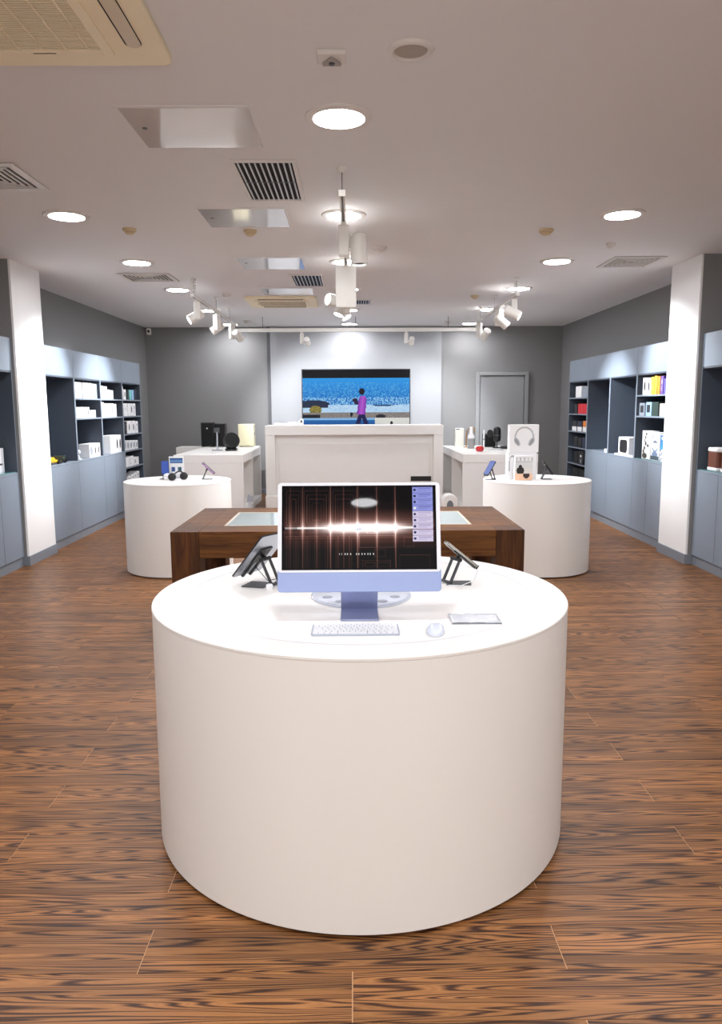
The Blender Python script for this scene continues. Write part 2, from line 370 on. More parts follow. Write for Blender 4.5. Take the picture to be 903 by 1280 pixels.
MB().lathe([(.068, -.004), (.05, -.008), (.001, -.009)], seg=32, caps=False).build('grille', mat('speaker_mesh', (178, 168, 158), .7, bump=.8, bscale=400), t)

# ------------------------------------------------------------------ track lighting
ZT = 2.83
def track(label, x, ya, yb, mounts, coil=None, z=ZT):
    t = thing('lighting_track', label, 'lighting track', (x, ya, z))
    MB().box((-.018, .012, 0), (.018, yb-ya-.012, .034)).build('rail', SPOTW, t, .002)
    MB().box((-.006, .012, -.0012), (.006, yb-ya-.012, -.0002)).build('conductor_slot', STEELD, t)
    for yy in (0, yb-ya-.012): MB().box((-.021, yy, -.002), (.021, yy+.012, .036)).build('end_cap', SPOTW, t, .002)
    for yy in mounts:
        MB().lathe([(.03, HC-z), (.03, HC-z-.012), (.012, HC-z-.03)], (0, yy-ya, 0), 16).build('ceiling_canopy', SPOTW, t)
        MB().cyl((0, yy-ya, .034), (0, yy-ya, HC-z-.02), .003, seg=6).build('suspension_wire', STEELD, t)
    if coil is not None:
        pts = [(.026*math.cos(a*.4), coil-ya+.026*math.sin(a*.4), .036+(HC-z-.038)*a/110) for a in range(111)]
        MB().tube(pts, .0042, 6).build('coiled_cable', SPOTW, t)
    return t
track('white suspended track along the left side of the ceiling', -1.8, 8.66, 11.75, (8.74, 10.15, 11.2), 8.72)
track('white suspended track along the right side of the ceiling', 1.86, 8.68, 11.5, (8.76, 10.1, 11.2), 8.74)
track('white suspended track down the centre of the ceiling', -.062, 4.74, 8.3, (4.78, 6.4, 8.1), None, 2.86)
t = thing('lighting_track', 'long white cross rail in front of the far wall', 'lighting track', (-1.96, 12.4, 2.80))
MB().box((0.012, -.03, 0), (4.018, .03, .055)).build('rail', SPOTW, t, .003)
for xx in (0, 4.018): MB().box((xx, -.032, -.002), (xx+.012, .032, .057)).build('end_cap', SPOTW, t, .002)
for xx in (.5, 2.0, 3.5): 
    MB().cyl((xx, 0, .055), (xx, 0, HC-2.80), .004, seg=6).build('suspension_wire', STEELD, t)
def spot(label, loc, aim, power=None, driver=(.034, .05, .2), r=.056, ln=.17, cone=64, yaw=0, deep=False, soft=.8):
    """hangs from a track at loc, head axis along aim"""
    t = thing('track_spotlight', label, 'spotlight', loc, group='white track spotlights')
    a = Vector(aim).normalized(); dw, dd, dh = driver
    RZ = Matrix.Rotation(yaw, 4, 'Z')
    MB().box((-.015, -.04, -.022), (.015, .04, 0)).build('track_adapter', SPOTW, t, .002)
    MB().box((-dw, -dd, -.024-dh), (dw, dd, -.022), RZ).build('driver_box', SPOTW, t, .006)
    side = Vector((a.y, -a.x, 0)); side = side.normalized() if side.length > .1 else Vector((1, 0, 0))
    piv = Vector((0, 0, -.022-dh*.8)) + side*(max(dw, dd*.7)+r+.012)
    MB().cyl(Vector((0, 0, piv.z)), piv, .012, seg=12).build('swivel', SPOTW, t)
    h = MB(); M_ = a.to_track_quat('Z', 'Y').to_matrix()
    dz = -.32 if deep else 0
    h.lathe([(r*.85, -ln*.55), (r, -ln*.5), (r, ln*.5), (r*.92, ln*.5), (r*.9, ln*(.36+dz))], piv, 28, M_, caps=True)
    hd = h.build('lamp_head', SPOTW, t)
    if deep: MB().lathe([(r*.9, ln*.06), (r*.915, ln*.5)], piv, 28, M_, caps=False).build('baffle', BLACK, hd)
    MB().lathe([(r*.84, ln*(.37+dz)), (r*.84, ln*(.42+dz)), (r*.3, ln*(.46+dz))], piv, 24, M_).build('lens', LENS, hd)
    MB().lathe([(r*1.02, ln*.44), (r*1.04, ln*.51), (r*.9, ln*.52), (r*.9, ln*.44), (r*1.02, ln*.44)], piv, 28, M_, caps=False).build('front_ring', SPOTW, hd)
    if power is None: power = SPOT_W
    if power:
        ld = bpy.data.lights.new('spot_beam', 'SPOT'); ld.energy = power; ld.spot_size = R(cone); ld.spot_blend = soft; ld.shadow_soft_size = .03; ld.color = (.95, .97, 1.0)
        lo = bpy.data.objects.new('spot_beam', ld); COL.objects.link(lo); lo.parent = t
        lo.location = piv + a*(ln*.56); lo.rotation_euler = a.to_track_quat('-Z', 'Y').to_euler()
    return t
spot('white track spotlight nearest on the left track, aimed at the cabinets', (-1.8, 8.9, ZT), (-.72, -.32, -.46), yaw=.3)
spot('white track spotlight in the middle of the left track', (-1.8, 10.15, ZT), (-.7, -.1, -.5), yaw=-.3)
spot('white track spotlight at the far end of the left track', (-1.8, 11.4, ZT), (.3, .75, -.45), yaw=.5)
spot('white track spotlight nearest on the right track, aimed at the pier', (1.86, 8.85, ZT), (.78, -.3, -.42), yaw=-.2)
spot('white track spotlight in the middle of the right track', (1.86, 9.75, ZT), (.75, .1, -.62), yaw=.4)
spot('white track spotlight at the far end of the right track', (1.86, 11.3, ZT), (-.2, .78, -.5), yaw=-.5)
spot('white spotlight under the left half of the cross rail', (-.83, 12.4, 2.80), (.12, .75, -.42), yaw=0, driver=(.03, .03, .16), r=.045, ln=.13, power=17, cone=95)
spot('white spotlight under the right half of the cross rail', (.86, 12.4, 2.80), (-.05, .75, -.45), yaw=0, driver=(.03, .03, .16), r=.045, ln=.13, power=17, cone=95)
spot('white cylindrical spotlight pointing straight down, nearest on the centre track', (-.062, 5.42, 2.86), (.02, -.05, -1), driver=(.036, .045, .2), r=.058, ln=.19, power=70, cone=75, deep=True)
spot('big flat boxed spotlight second along the centre track', (-.062, 6.9, 2.86), (-.72, -.5, .12), driver=(.092, .03, .36), r=.055, ln=.18, power=0)
spot('left one of the two far spotlights on the centre track', (-.062, 7.35, 2.86), (-.35, -.2, -.9), driver=(.03, .03, .36), r=.055, ln=.16, power=60, yaw=.4)
spot('right one of the two far spotlights on the centre track', (-.062, 7.8, 2.86), (.45, -.2, -.85), driver=(.03, .03, .36), r=.055, ln=.16, power=60, yaw=-.4)
t = thing('security_camera', 'small white camera high in the far left corner', 'camera', (WL+.1, D-.12, 2.955))
MB().cyl((0, .12, .02), (0, .06, .02), .02, seg=12).build('wall_mount', SPOTW, t)
MB().prism(rrect(-.035, -.06, .035, .06, .02), .07, frame((0, .06, 0), (1, 0, 0), (0, 0, 1))).build('housing', SPOTW, t, .006)
MB().cyl((0, -.011, 0), (0, -.016, 0), .02, seg=16).build('lens', BLACKG, t)

# ------------------------------------------------------------------ wall cabinets
def cabinet(name, label, s, y0, y1, doors, shelves, full=False, glass=False):
    """s=-1 left wall, +1 right wall; local x: 0 at the front plane, + towards the wall; y along the wall"""
    xf = XL if s < 0 else XR; dep = abs((WL if s < 0 else WR)-xf)-.006; w = y1-y0; P = .018
    t = thing(name, label, 'cabinet', (xf, y0, 0), group='blue grey wall cabinets')
    def B(mb, x0, ya, z0, x1, yb, z1): return mb.box((min(s*x0, s*x1), ya, z0), (max(s*x0, s*x1), yb, z1))
    for ya in (0, w-P):
        sp = B(MB(), .0035, ya, .095, dep, ya+P, 2.285).build('side_panel', CABI, t)
        B(MB(), 0, ya, .095, .0034, ya+P, 2.285).build('edge_band', CAB, sp)
    B(MB(), dep-.012, P, .095, dep, w-P, 2.285).build('back_panel', CABI, t)
    B(MB(), .008, 0, 0, dep, w, .094).build('plinth', PLINTH, t)
    B(MB(), -.002, .002, 1.967, .016, w-.002, 2.285).build('fascia', CAB, t, .001)
    B(MB(), .0165, P, 2.265, dep-.012, w-P, 2.284).build('top_panel', CAB, t)
    B(MB(), .001, P, 1.95, dep-.012, w-P, 1.9665).build('head_panel', CABI, t)
    if not full:
        B(MB(), -.001, P, .942, dep-.012, w-P, .962).build('worktop', CAB, t, .001)
        if glass: B(MB(), .02, P+.004, .9625, dep-.03, w-P-.004, .9705).build('glass_shelf', TEAL, t)
        ya = .003
        for k, f in enumerate(doors):
            yb = w*f-.003
            B(MB(), -.003, ya, .1, .0165-.018, yb, .94).build('door', CAB, t, .0008)
            B(MB(), .0, ya+.01, .1, .012, yb-.01, .935).build('door_core', CAB, t) if False else None
            ya = yb+.006
        B(MB(), .0005, P, .096, .016, w-P, .941).build('carcass_front', DGREYW, t)
    else:
        B(MB(), .004, P, .096, dep-.012, w-P, .115).build('bottom_panel', CAB, t)
    for z in shelves:
        sh = B(MB(), .0065, P+.0005, z-.018, dep-.012, w-P-.0005, z).build('shelf', CABI, t)
        B(MB(), .003, P+.0005, z-.018, .0064, w-P-.0005, z).build('edge_band', CAB, sh)
    return t
cabinet('wall_cabinet', 'blue grey cabinet in front of the left pier, at the picture edge', -1, 6.605, 7.555, (.55, 1), (), glass=True)
cabinet('wall_cabinet', 'blue grey left cabinet further forward, outside the picture', -1, 5.655, 6.605, (.5, 1), ())
cabinet('wall_cabinet', 'blue grey left cabinet just behind the pier holding toy cars', -1, 8.26, 9.205, (1,), ())
cabinet('wall_cabinet', 'blue grey left cabinet, second behind the pier, with one wide door', -1, 9.205, 10.15, (1,), (1.72, 1.475))
cabinet('wall_cabinet', 'blue grey left cabinet, third behind the pier, with two narrow doors', -1, 10.15, 11.095, (.52, 1), (1.72, 1.475))
cabinet('shelf_unit', 'tall open blue grey shelf unit at the far end of left wall', -1, 11.095, 12.04, (), (1.72, 1.475, 1.21, .965, .715, .46), full=True)
cabinet('wall_cabinet', 'blue grey cabinet in front of the right pier, at the picture edge', 1, 6.465, 7.415, (.5, 1), (), glass=True)
cabinet('wall_cabinet', 'blue grey right cabinet further forward, outside the picture', 1, 5.515, 6.465, (.5, 1), ())
cabinet('wall_cabinet', 'blue grey right cabinet just behind the pier with colourful boxes', 1, 8.15, 9.1, (.53, 1), (1.72, 1.475), glass=True)
cabinet('wall_cabinet', 'blue grey right cabinet with a boxed speaker in its open bay', 1, 9.1, 10.05, (1,), ())
cabinet('wall_cabinet', 'blue grey right cabinet with an almost empty open bay', 1, 10.05, 11.0, (1,), ())
cabinet('shelf_unit', 'tall open blue grey shelf unit at the far end of right wall', 1, 11.0, 11.95, (), (1.72, 1.475, 1.21, .965, .715, .46), full=True)

# ------------------------------------------------------------------ boxed goods on the shelves
CARDS = dict(white=BOXW, grey=BOXG, black=mat('black_card', (26, 27, 30), .5), red=mat('red_card', (214, 28, 46), .45), yellow=mat('yellow_card', (238, 196, 60), .5),
    orange=mat('orange_card', (226, 132, 48), .5), purple=mat('purple_card', (96, 66, 138), .5), violet=mat('violet_card', (92, 84, 190), .5), teal=mat('teal_card', (120, 196, 200), .5),
    blue=mat('blue_card', (150, 186, 222), .5), green=mat('dark_green_card', (38, 58, 54), .5), pink=mat('pinkish_card', (236, 216, 214), .55), navy=mat('navy_card', (34, 42, 66), .5), deepblue=mat('deep_blue_card', (40, 110, 170), .5))
INK = mat('print_ink', (40, 42, 48), .5); INKG = mat('print_grey', (158, 164, 174), .5); INKR = mat('print_red', (170, 60, 50), .5); INKB = mat('print_blue', (90, 130, 190), .5)
def goods(s, y0, y1, z, h, colour, label, deco=None, dep=.14, inset=.03, group=None, name='product_box'):
    xf = XL if s < 0 else XR
    xa = xf+s*inset; yc = (y0+y1)/2; w = (y1-y0)
    o = MB().box((min(0, s*dep), -w/2, 0), (max(0, s*dep), w/2, h)).build(name, CARDS[colour], None, .002)
    o.location = (xa, yc, z); tag(o, label, 'box', group)
    M_ = frame((-s*.0008, 0, 0), (0, s, 0) if s > 0 else (0, 1, 0), (0, 0, 1))
    # local x along wall, y up, z away from wall -> faces the aisle
    if s < 0: M_ = frame((.0008, 0, 0), (0, 1, 0), (0, 0, 1))
    else: M_ = frame((-.0008, 0, 0), (0, -1, 0), (0, 0, 1))
    def pr(poly, m_, nm='print'):
        p = MB().prism(poly, .0006, M_).build(nm, m_, o); return p
    if deco == 'oval': pr(ell(0, h*.5, min(w*.24, h*.12), h*.27), INK)
    elif deco == 'lines':
        for k in range(3): pr([(-w*.3, h*(.2+.1*k)), (w*.2, h*(.2+.1*k)), (w*.2, h*(.24+.1*k)), (-w*.3, h*(.24+.1*k))], INKG)
        pr(ell(0, h*.68, w*.2, h*.16), INKG)
    elif deco == 'ring': pr(ell(0, h*.5, min(w*.36, h*.34), h*.34), INKG); 
    elif deco == 'dots':
        for k in range(4): pr(ell(w*random.uniform(-.3, .3), h*random.uniform(.2, .8), w*.07, h*.05, 8), INKG)
    elif deco == 'band': pr([(-w*.5, 0), (w*.5, 0), (w*.5, h*.45), (-w*.5, h*.45)], BOXW)
    elif deco == 'square': pr(rrect(-w*.36, h*.14, w*.36, h*.86, w*.13), BLACK)
    elif deco == 'window': pr([(-w*.3, h*.25), (w*.3, h*.25), (w*.3, h*.8), (-w*.3, h*.8)], INK)
    elif deco == 'mark': pr(ell(0, h*.62, w*.14, h*.1), BOXW); pr([(-w*.1, h*.1), (w*.1, h*.1), (w*.1, h*.4), (-w*.1, h*.4)], BOXG)
    return o
def row(s, bay, shelf, z, items, group):
    n = 0
    items = sorted(items, key=lambda i: -s*i[0] if s > 0 else i[0]) if False else items
    for (a, b_, h, c, deco) in items:
        cn = dict(green='dark green', deepblue='deep blue', pink='pale pink').get(c, c)
        goods(s, a, b_, z, h, c, '%s box, %s from left on %s of %s' % (cn, ORD[n], shelf, bay), deco, group=group); n += 1
def spread(y0, y1, spec, s=-1):
    """spec: (start frac, end frac, height, colour, deco) with fractions along the bay as seen left to right"""
    out = []
    for a, b_, h, c, d in spec:
        if s < 0: ya, yb = y0+(y1-y0)*a, y0+(y1-y0)*b_
        else: ya, yb = y1-(y1-y0)*b_, y1-(y1-y0)*a
        out.append((ya+.003, yb-.003, h, c, d))
    return out
L2, L3, L4 = (9.225, 10.13), (10.17, 11.075), (11.115, 12.02)
gL = 'white boxes on the left shelves'
row(-1, 'the second left cabinet', 'the top shelf', 1.7203, spread(*L2, [(.02, .34, .195, 'white', 'dots'), (.40, .49, .195, 'white', 'lines'), (.50, .62, .195, 'white', None), (.63, .76, .195, 'white', None), (.77, .88, .19, 'white', None), (.89, .97, .19, 'grey', None)]), gL)
row(-1, 'the second left cabinet', 'the middle shelf', 1.4753, spread(*L2, [(.01, .05, .2, 'white', None), (.06, .22, .135, 'white', 'dots'), (.23, .38, .135, 'white', 'dots'), (.39, .5, .135, 'white', 'oval'), (.51, .61, .135, 'white', 'oval'), (.63, .75, .095, 'white', 'ring'), (.76, .87, .095, 'white', 'ring')]), gL)
row(-1, 'the second left cabinet', 'the worktop', .9623, spread(*L2, [(.52, .68, .175, 'white', 'ring'), (.69, .83, .175, 'white', 'oval'), (.84, .98, .175, 'white', 'oval')]), gL)
row(-1, 'the third left cabinet', 'the top shelf', 1.7203, spread(*L3, [(.02, .2, .175, 'white', 'dots'), (.21, .38, .17, 'white', 'dots'), (.39, .5, .13, 'white', 'oval'), (.53, .67, .125, 'white', 'oval')]), gL)
row(-1, 'the third left cabinet', 'the middle shelf', 1.4753, spread(*L3, [(.01, .2, .2, 'white', 'ring'), (.21, .36, .185, 'white', 'ring'), (.37, .5, .185, 'white', 'dots'), (.51, .66, .185, 'white', 'ring'), (.67, .8, .18, 'white', 'dots')]), gL)
row(-1, 'the third left cabinet', 'the worktop', .9623, spread(*L3, [(.42, .66, .25, 'white', None), (.67, .81, .25, 'white', 'oval'), (.82, .96, .25, 'white', 'oval')]), gL)
U = 'the tall left unit'
row(-1, U, 'the top shelf', 1.7203, spread(*L4, [(.01, .14, .19, 'white', None), (.16, .29, .15, 'white', 'oval'), (.36, .46, .15, 'green', None), (.47, .6, .15, 'teal', None), (.61, .74, .15, 'blue', None), (.76, .9, .16, 'navy', None)]), gL)
row(-1, U, 'the second shelf', 1.4753, spread(*L4, [(.02, .17, .19, 'white', 'dots'), (.18, .34, .19, 'white', 'dots'), (.36, .48, .19, 'white', None), (.5, .62, .19, 'white', 'oval'), (.64, .8, .19, 'white', 'lines')]), gL)
row(-1, U, 'the third shelf', 1.2103, spread(*L4, [(.05, .24, .18, 'black', 'dots'), (.27, .5, .19, 'white', 'oval'), (.52, .74, .19, 'white', 'oval'), (.76, .9, .18, 'white', 'lines')]), gL)
row(-1, U, 'the fourth shelf', .9653, spread(*L4, [(.03+.17*k, .17+.17*k, .15-.005*k, 'white', 'ring') for k in range(5)]), gL)
row(-1, U, 'the fifth shelf', .7153, spread(*L4, [(.02, .28, .15, 'white', None), (.29, .56, .15, 'white', 'dots'), (.58, .72, .12, 'white', 'oval'), (.73, .85, .12, 'white', 'dots')]), gL)
row(-1, U, 'the sixth shelf', .4603, spread(*L4, [(.03+.17*k, .17+.17*k, .1+.012*k, 'white', 'lines') for k in range(5)]), gL)
# right side: seen left to right = far to near
R1, R2, R3, R4 = (8.17, 9.08), (9.12, 10.03), (10.07, 10.98), (11.02, 11.93)
gR = 'boxes on the right shelves'
U = 'the tall right unit'
def rrow(bay, shelf, z, yy, spec): row(1, bay, shelf, z, spread(*yy, spec, s=1), gR)
rrow(U, 'the top shelf', 1.7203, R4, [(.25, .58, .17, 'white', None), (.62, .92, .16, 'grey', None)])
rrow(U, 'the second shelf', 1.4753, R4, [(.22, .38, .14, 'black', None), (.42, .56, .15, 'red', None), (.57, .7, .15, 'red', None), (.71, .84, .15, 'red', None), (.85, .97, .15, 'red', None)])
rrow(U, 'the third shelf', 1.2103, R4, [(.12, .38, .15, 'black', 'band'), (.42, .67, .15, 'navy', 'band'), (.72, .97, .16, 'orange', 'band')])
rrow(U, 'the fourth shelf', .9653, R4, [(.25, .45, .16, 'black', None), (.47, .68, .15, 'black', None), (.7, .92, .16, 'navy', None)])
rrow(U, 'the fifth shelf', .7153, R4, [(.28, .5, .18, 'black', None), (.52, .82, .2, 'black', 'mark')])
rrow(U, 'the sixth shelf', .4603, R4, [(.2, .55, .18, 'black', None), (.57, .92, .18, 'black', None)])
rrow(U, 'the bottom board', .1153, R4, [(.62, .95, .27, 'white', 'window')])
rrow('the bay beside the right pier', 'top shelf', 1.7203, R1, [(.1, .24, .2, 'white', 'oval'), (.25, .37, .19, 'pink', 'oval'), (.38, .47, .2, 'yellow', 'dots'), (.48, .56, .21, 'yellow', None), (.57, .66, .2, 'orange', None), (.67, .76, .2, 'purple', 'lines'), (.77, .86, .17, 'violet', None), (.87, .97, .16, 'white', 'lines')])
rrow('the bay beside the right pier', 'middle shelf', 1.4753, R1, [(.02, .2, .15, 'grey', 'window'), (.24, .42, .16, 'blue', 'window'), (.43, .64, .16, 'green', None), (.68, .97, .14, 'pink', 'dots')])
# tall illustrated packs on the glass
PMAT = picture_material('printed_card', 0, .4)
def pack(s, y0, y1, z, h, label, fn, dep=.1, inset=.04, nx=20, ny=40, name='product_box'):
    o = goods(s, y0, y1, z, h, 'white', label, None, dep, inset, gR if s > 0 else gL, name)
    M_ = frame((0, 0, 0), (0, -s, 0), (0, 0, 1)); M_.translation = (-s*.0012, 0, h/2)
    picture('print', M_, (y1-y0)*.96, h*.97, nx, ny, fn, PMAT, o); return o
rnd = random.Random(3)
def blob(u, v, cx, cy, a, b_): return ((u-cx)/a)**2+((v-cy)/b_)**2 < 1
def f_tools(u, v):
    if blob(u, v, .35, .9, .3, .1): return (70, 66, 60)
    for cx, cy, a, b_ in ((.52, .1, .1, .05), (.42, .22, .09, .06), (.35, .34, .07, .06), (.45, .45, .1, .07), (.72, .52, .14, .05), (.3, .62, .12, .06), (.2, .75, .1, .08)):
        if blob(u, v, cx, cy, a, b_): return (60, 58, 56)
    return (236, 236, 234)
def f_dome(u, v):
    if v > .85: return (70, 82, 92)
    if blob(u, v, .5, .38, .3, .1) and v < .38: return (98, 112, 126)
    if blob(u, v, .5, .5, .28, .14): return (238, 243, 248)
    if v > .55 and abs(u-.5) < .28-.1*math.sin(v*30): return (110, 128, 158)
    if blob(u, v, .2, .15, .12, .03): return (120, 140, 190)
    return (212, 220, 230)
def f_blue(u, v):
    if blob(u, v, .35, .12, .2, .07): return (225, 230, 250)
    if v < .55: return (int(30+60*v), int(90+110*v), int(150+90*v))
    return (206, 212, 222) if (int(u*7)+int(v*16)) % 3 else (120, 120, 140)
zg = .9708
pack(1, 8.70, 8.95, zg, .33, 'tall white box printed with dark shapes on right glass shelf', f_tools)
pack(1, 8.44, 8.68, zg, .32, 'tall pale blue box printed with a domed figure', f_dome)
pack(1, 8.2, 8.42, zg, .3, 'blue topped tall box next to the right pier', f_blue)
goods(1, 9.47, 9.84, .9623, .23, 'white', 'white box with a black rounded square, right cabinet bay', 'square', dep=.2, inset=.07, group=gR)
goods(1, 9.16, 9.8, .9623, .02, 'white', 'flat white price strip before the boxed speaker', None, dep=.05, inset=.008, name='price_strip')
goods(1, 10.16, 10.24, .9623, .05, 'white', 'tiny white cube in the almost empty right bay', None, dep=.06, inset=.02, name='small_box')
def f_gimbal(u, v):
    if v < .2 and .05 < u < .45 and blob(u, v, .25, .16, .2, .04): return (110, 110, 116)
    if blob(u, v, .4, .53, .22, .1): return (34, 34, 38)
    if blob(u, v, .42, .52, .08, .04): return (200, 200, 206)
    if abs(v-.66) < .03 and .3 < u < .9: return (46, 44, 42)
    if abs(u-.45) < .05 and .62 < v < .95: return (40, 40, 40)
    return (222, 222, 228)
pack(-1, 7.12, 7.47, zg, .24, 'white box with a gimbal picture before the left pier', f_gimbal, dep=.1, inset=.1)
def f_red(u, v):
    if blob(u, v, .45, .5, .3, .26): return (150, 54, 46)
    if blob(u, v, .6, .75, .2, .12): return (30, 26, 26)
    return (232, 230, 230)
pack(-1, 6.95, 7.15, zg, .135, 'small white box with a red picture at left edge', f_red, dep=.03, inset=.03)
# brown and white lidded speakers at the right edge
for i, y in enumerate((7.2, 6.93)):
    t = thing('table_speaker', ['brown and white speaker nearer the right pier', 'brown and white speaker at the right picture edge'][i], 'speaker', (XR+.13, y, zg), group='brown and white speakers')
    BR = mat('brown_leather', (104, 58, 42), .5, bump=.2, bscale=200)
    pr = rrect(-.085, -.1, .085, .1, .03)
    MB().prism(pr, .03).build('base', BOXW, t, .006)
    MB().prism([(x*.96, y_*.96) for x, y_ in pr], .15, Matrix.Translation((0, 0, .03))).build('body', BR, t, .003)
    MB().prism(pr, .04, Matrix.Translation((0, 0, .18))).build('lid', BOXW, t, .01)
# toy cars
def toy_car(label, loc, rz, body):
    t = thing('toy_car', label, 'toy car', loc, rz, 'toy racing cars')
    prof = [(-.16, .02), (.16, .02), (.165, .035), (.12, .048), (.05, .055), (.02, .082), (-.06, .085), (-.11, .062), (-.165, .06)]
    M_ = frame((0, .06, 0), (1, 0, 0), (0, 0, 1))
    MB().prism(prof, .12, M_).build('body', body, t, .012)
    MB().box((-.06, -.045, .07), (.03, .045, .0875)).build('cockpit', BLACKG, t, .006)
    MB().box((-.17, -.065, .075), (-.14, .065, .083)).box((-.16, -.05, .055), (-.15, .05, .076)).build('rear_wing', body, t)
    for x in (-.1, .1):
        for y in (-.062, .062): MB().cyl((x, y-.012, .026), (x, y+.012, .026), .026, seg=16).build('wheel', BLACK, t)
    return t
toy_car('bright yellow toy racing car on the left worktop', (XL-.1, 8.56, .9623), R(80), mat('yellow_paint', (236, 176, 30), .3, coat=.5))
toy_car('dark green toy racing car behind the yellow one', (XL-.12, 8.95, .9623), R(105), mat('dark_green_paint', (44, 60, 54), .3, coat=.5))
t = thing('earbud_stand', 'small white earbud display on the second left worktop', 'display', (XL-.06, 9.38, .9623))
MB().lathe([(.035, 0), (.035, .012), (.012, .02), (.01, .06)], seg=18).build('foot', BOXW, t)
MB().lathe([(.004, .06), (.024, .075), (.026, .1), (.012, .12), (.002, .122)], seg=18).build('earbud_case', BOXW, t)

# ------------------------------------------------------------------ round display tables
HT = .885
def round_table(label, x, y, r, groove=None):
    t = thing('round_table', label, 'display table', (x, y, 0), group='white drum display tables')
    MB().lathe([(r-.03, 0), (r-.03, .012)], seg=96).build('recessed_base', BLACK, t)
    MB().lathe([(r, .0122), (r, HT-.0125)], seg=128).build('drum', WHITE, t)
    MB().lathe([(r, HT-.012), (r+.001, HT-.011), (r+.001, HT-.003), (r-.002, HT)] if not groove else [(r, HT-.012), (r+.001, HT-.011), (r+.001, HT-.003), (r-.002, HT), (groove+.012, HT), (groove+.012, HT-.003), (groove+.0121, HT-.012)], seg=128, caps=not groove).build('table_top' if not groove else 'rim', WHITE, t)
    if groove:
        MB().lathe([(groove+.0118, HT-.012), (groove+.0118, HT-.0012)], seg=96).build('groove', mat('pale_groove', (216, 216, 220), .4), t)
        MB().lathe([(groove, HT-.0011), (groove, HT-.0004), (groove-.0008, HT)], seg=96).build('inset_disc', WHITE, t)
    return t
round_table('big white drum table in front carrying the desktop computer', .02, 2.855, .785, .655)
round_table('white drum table on the left carrying phones and a card', -1.753, 7.434, .52)
round_table('white drum table on the right carrying headphone boxes', 1.80, 7.335, .52)

# ------------------------------------------------------------------ desktop computer
CX = .016
pc = thing('desktop_computer', 'slim light blue all-in-one desktop computer on the front table', 'computer', (CX, 0, 0))
B0 = Vector((0, 2.43, .989)); UP = Vector((0, .09, .357)).normalized(); CW, CHH = .547, .368
M_ = frame(B0, (1, 0, 0), UP)        # local z towards the viewer? x cross up
zs = -1 if (Vector((1, 0, 0)).cross(UP)).y > 0 else 1
def ML(dz): return M_ @ Matrix.Translation((0, 0, zs*dz))
MB().prism(rrect(-CW/2, 0, CW/2, CHH, .013), -zs*.0115, ML(0)).build('case', CHIN, pc, .002)
MB().prism(rrect(-CW/2+.0005, .066, CW/2-.0005, CHH-.0005, .012), zs*.0006, ML(.0001)).build('bezel', BEZEL, pc)
CHB = MB().prism([(-CW/2+.001, .0045), (CW/2-.001, .0045), (CW/2-.001, .0655), (-CW/2+.001, .0655)], zs*.0005, ML(.0001)).build('chin', CHIN, pc)
MB().lathe([(.0032, 0), (.0032, .0006)], seg=14, M=None).build('camera_dot', BLACK, pc)
cd = pc.children[-1]; cd.matrix_local = ML(.0008) @ Matrix.Translation((0, CHH-.0065, 0))
def lerp(a, b_, t_): return tuple(a[i]+(b_[i]-a[i])*t_ for i in range(3))
rn2 = random.Random(11)
VL = [(.055, .45), (.135, 1.0), (.225, .5), (.315, 1.5), (.40, .8), (.49, 1.5), (.615, 1.3), (.735, 1.5)]
RECT = []
for x0, x1 in ((.03, .125), (.145, .305), (.33, .48)):
    for k in range(4):
        q = k*.017
        if x1-x0 > 2*q+.02: RECT.append((x0+q, .06+.05*k, x1-q, .47-.02*k, .5-.08*k))
for c in range(7):
    for k in range(2): RECT.append((.03+.068*c+.012*k, .6+.03*k, .09+.068*c-.012*k, .985, .42-.12*k))
RECT += [(.5, .02, .605, .2, .2), (.63, .02, .725, .22, .16), (.5, .60, .61, .735, .7), (.62, .60, .73, .735, .6), (.52, .89, .70, .985, .5), (.535, .915, .60, .965, .4), (.62, .915, .69, .965, .35), (.76, .83, .955, .985, .35), (.6, .76, .67, .85, .35), (.79, .62, .855, .73, .4), (.55, .53, .6, .57, .8)]
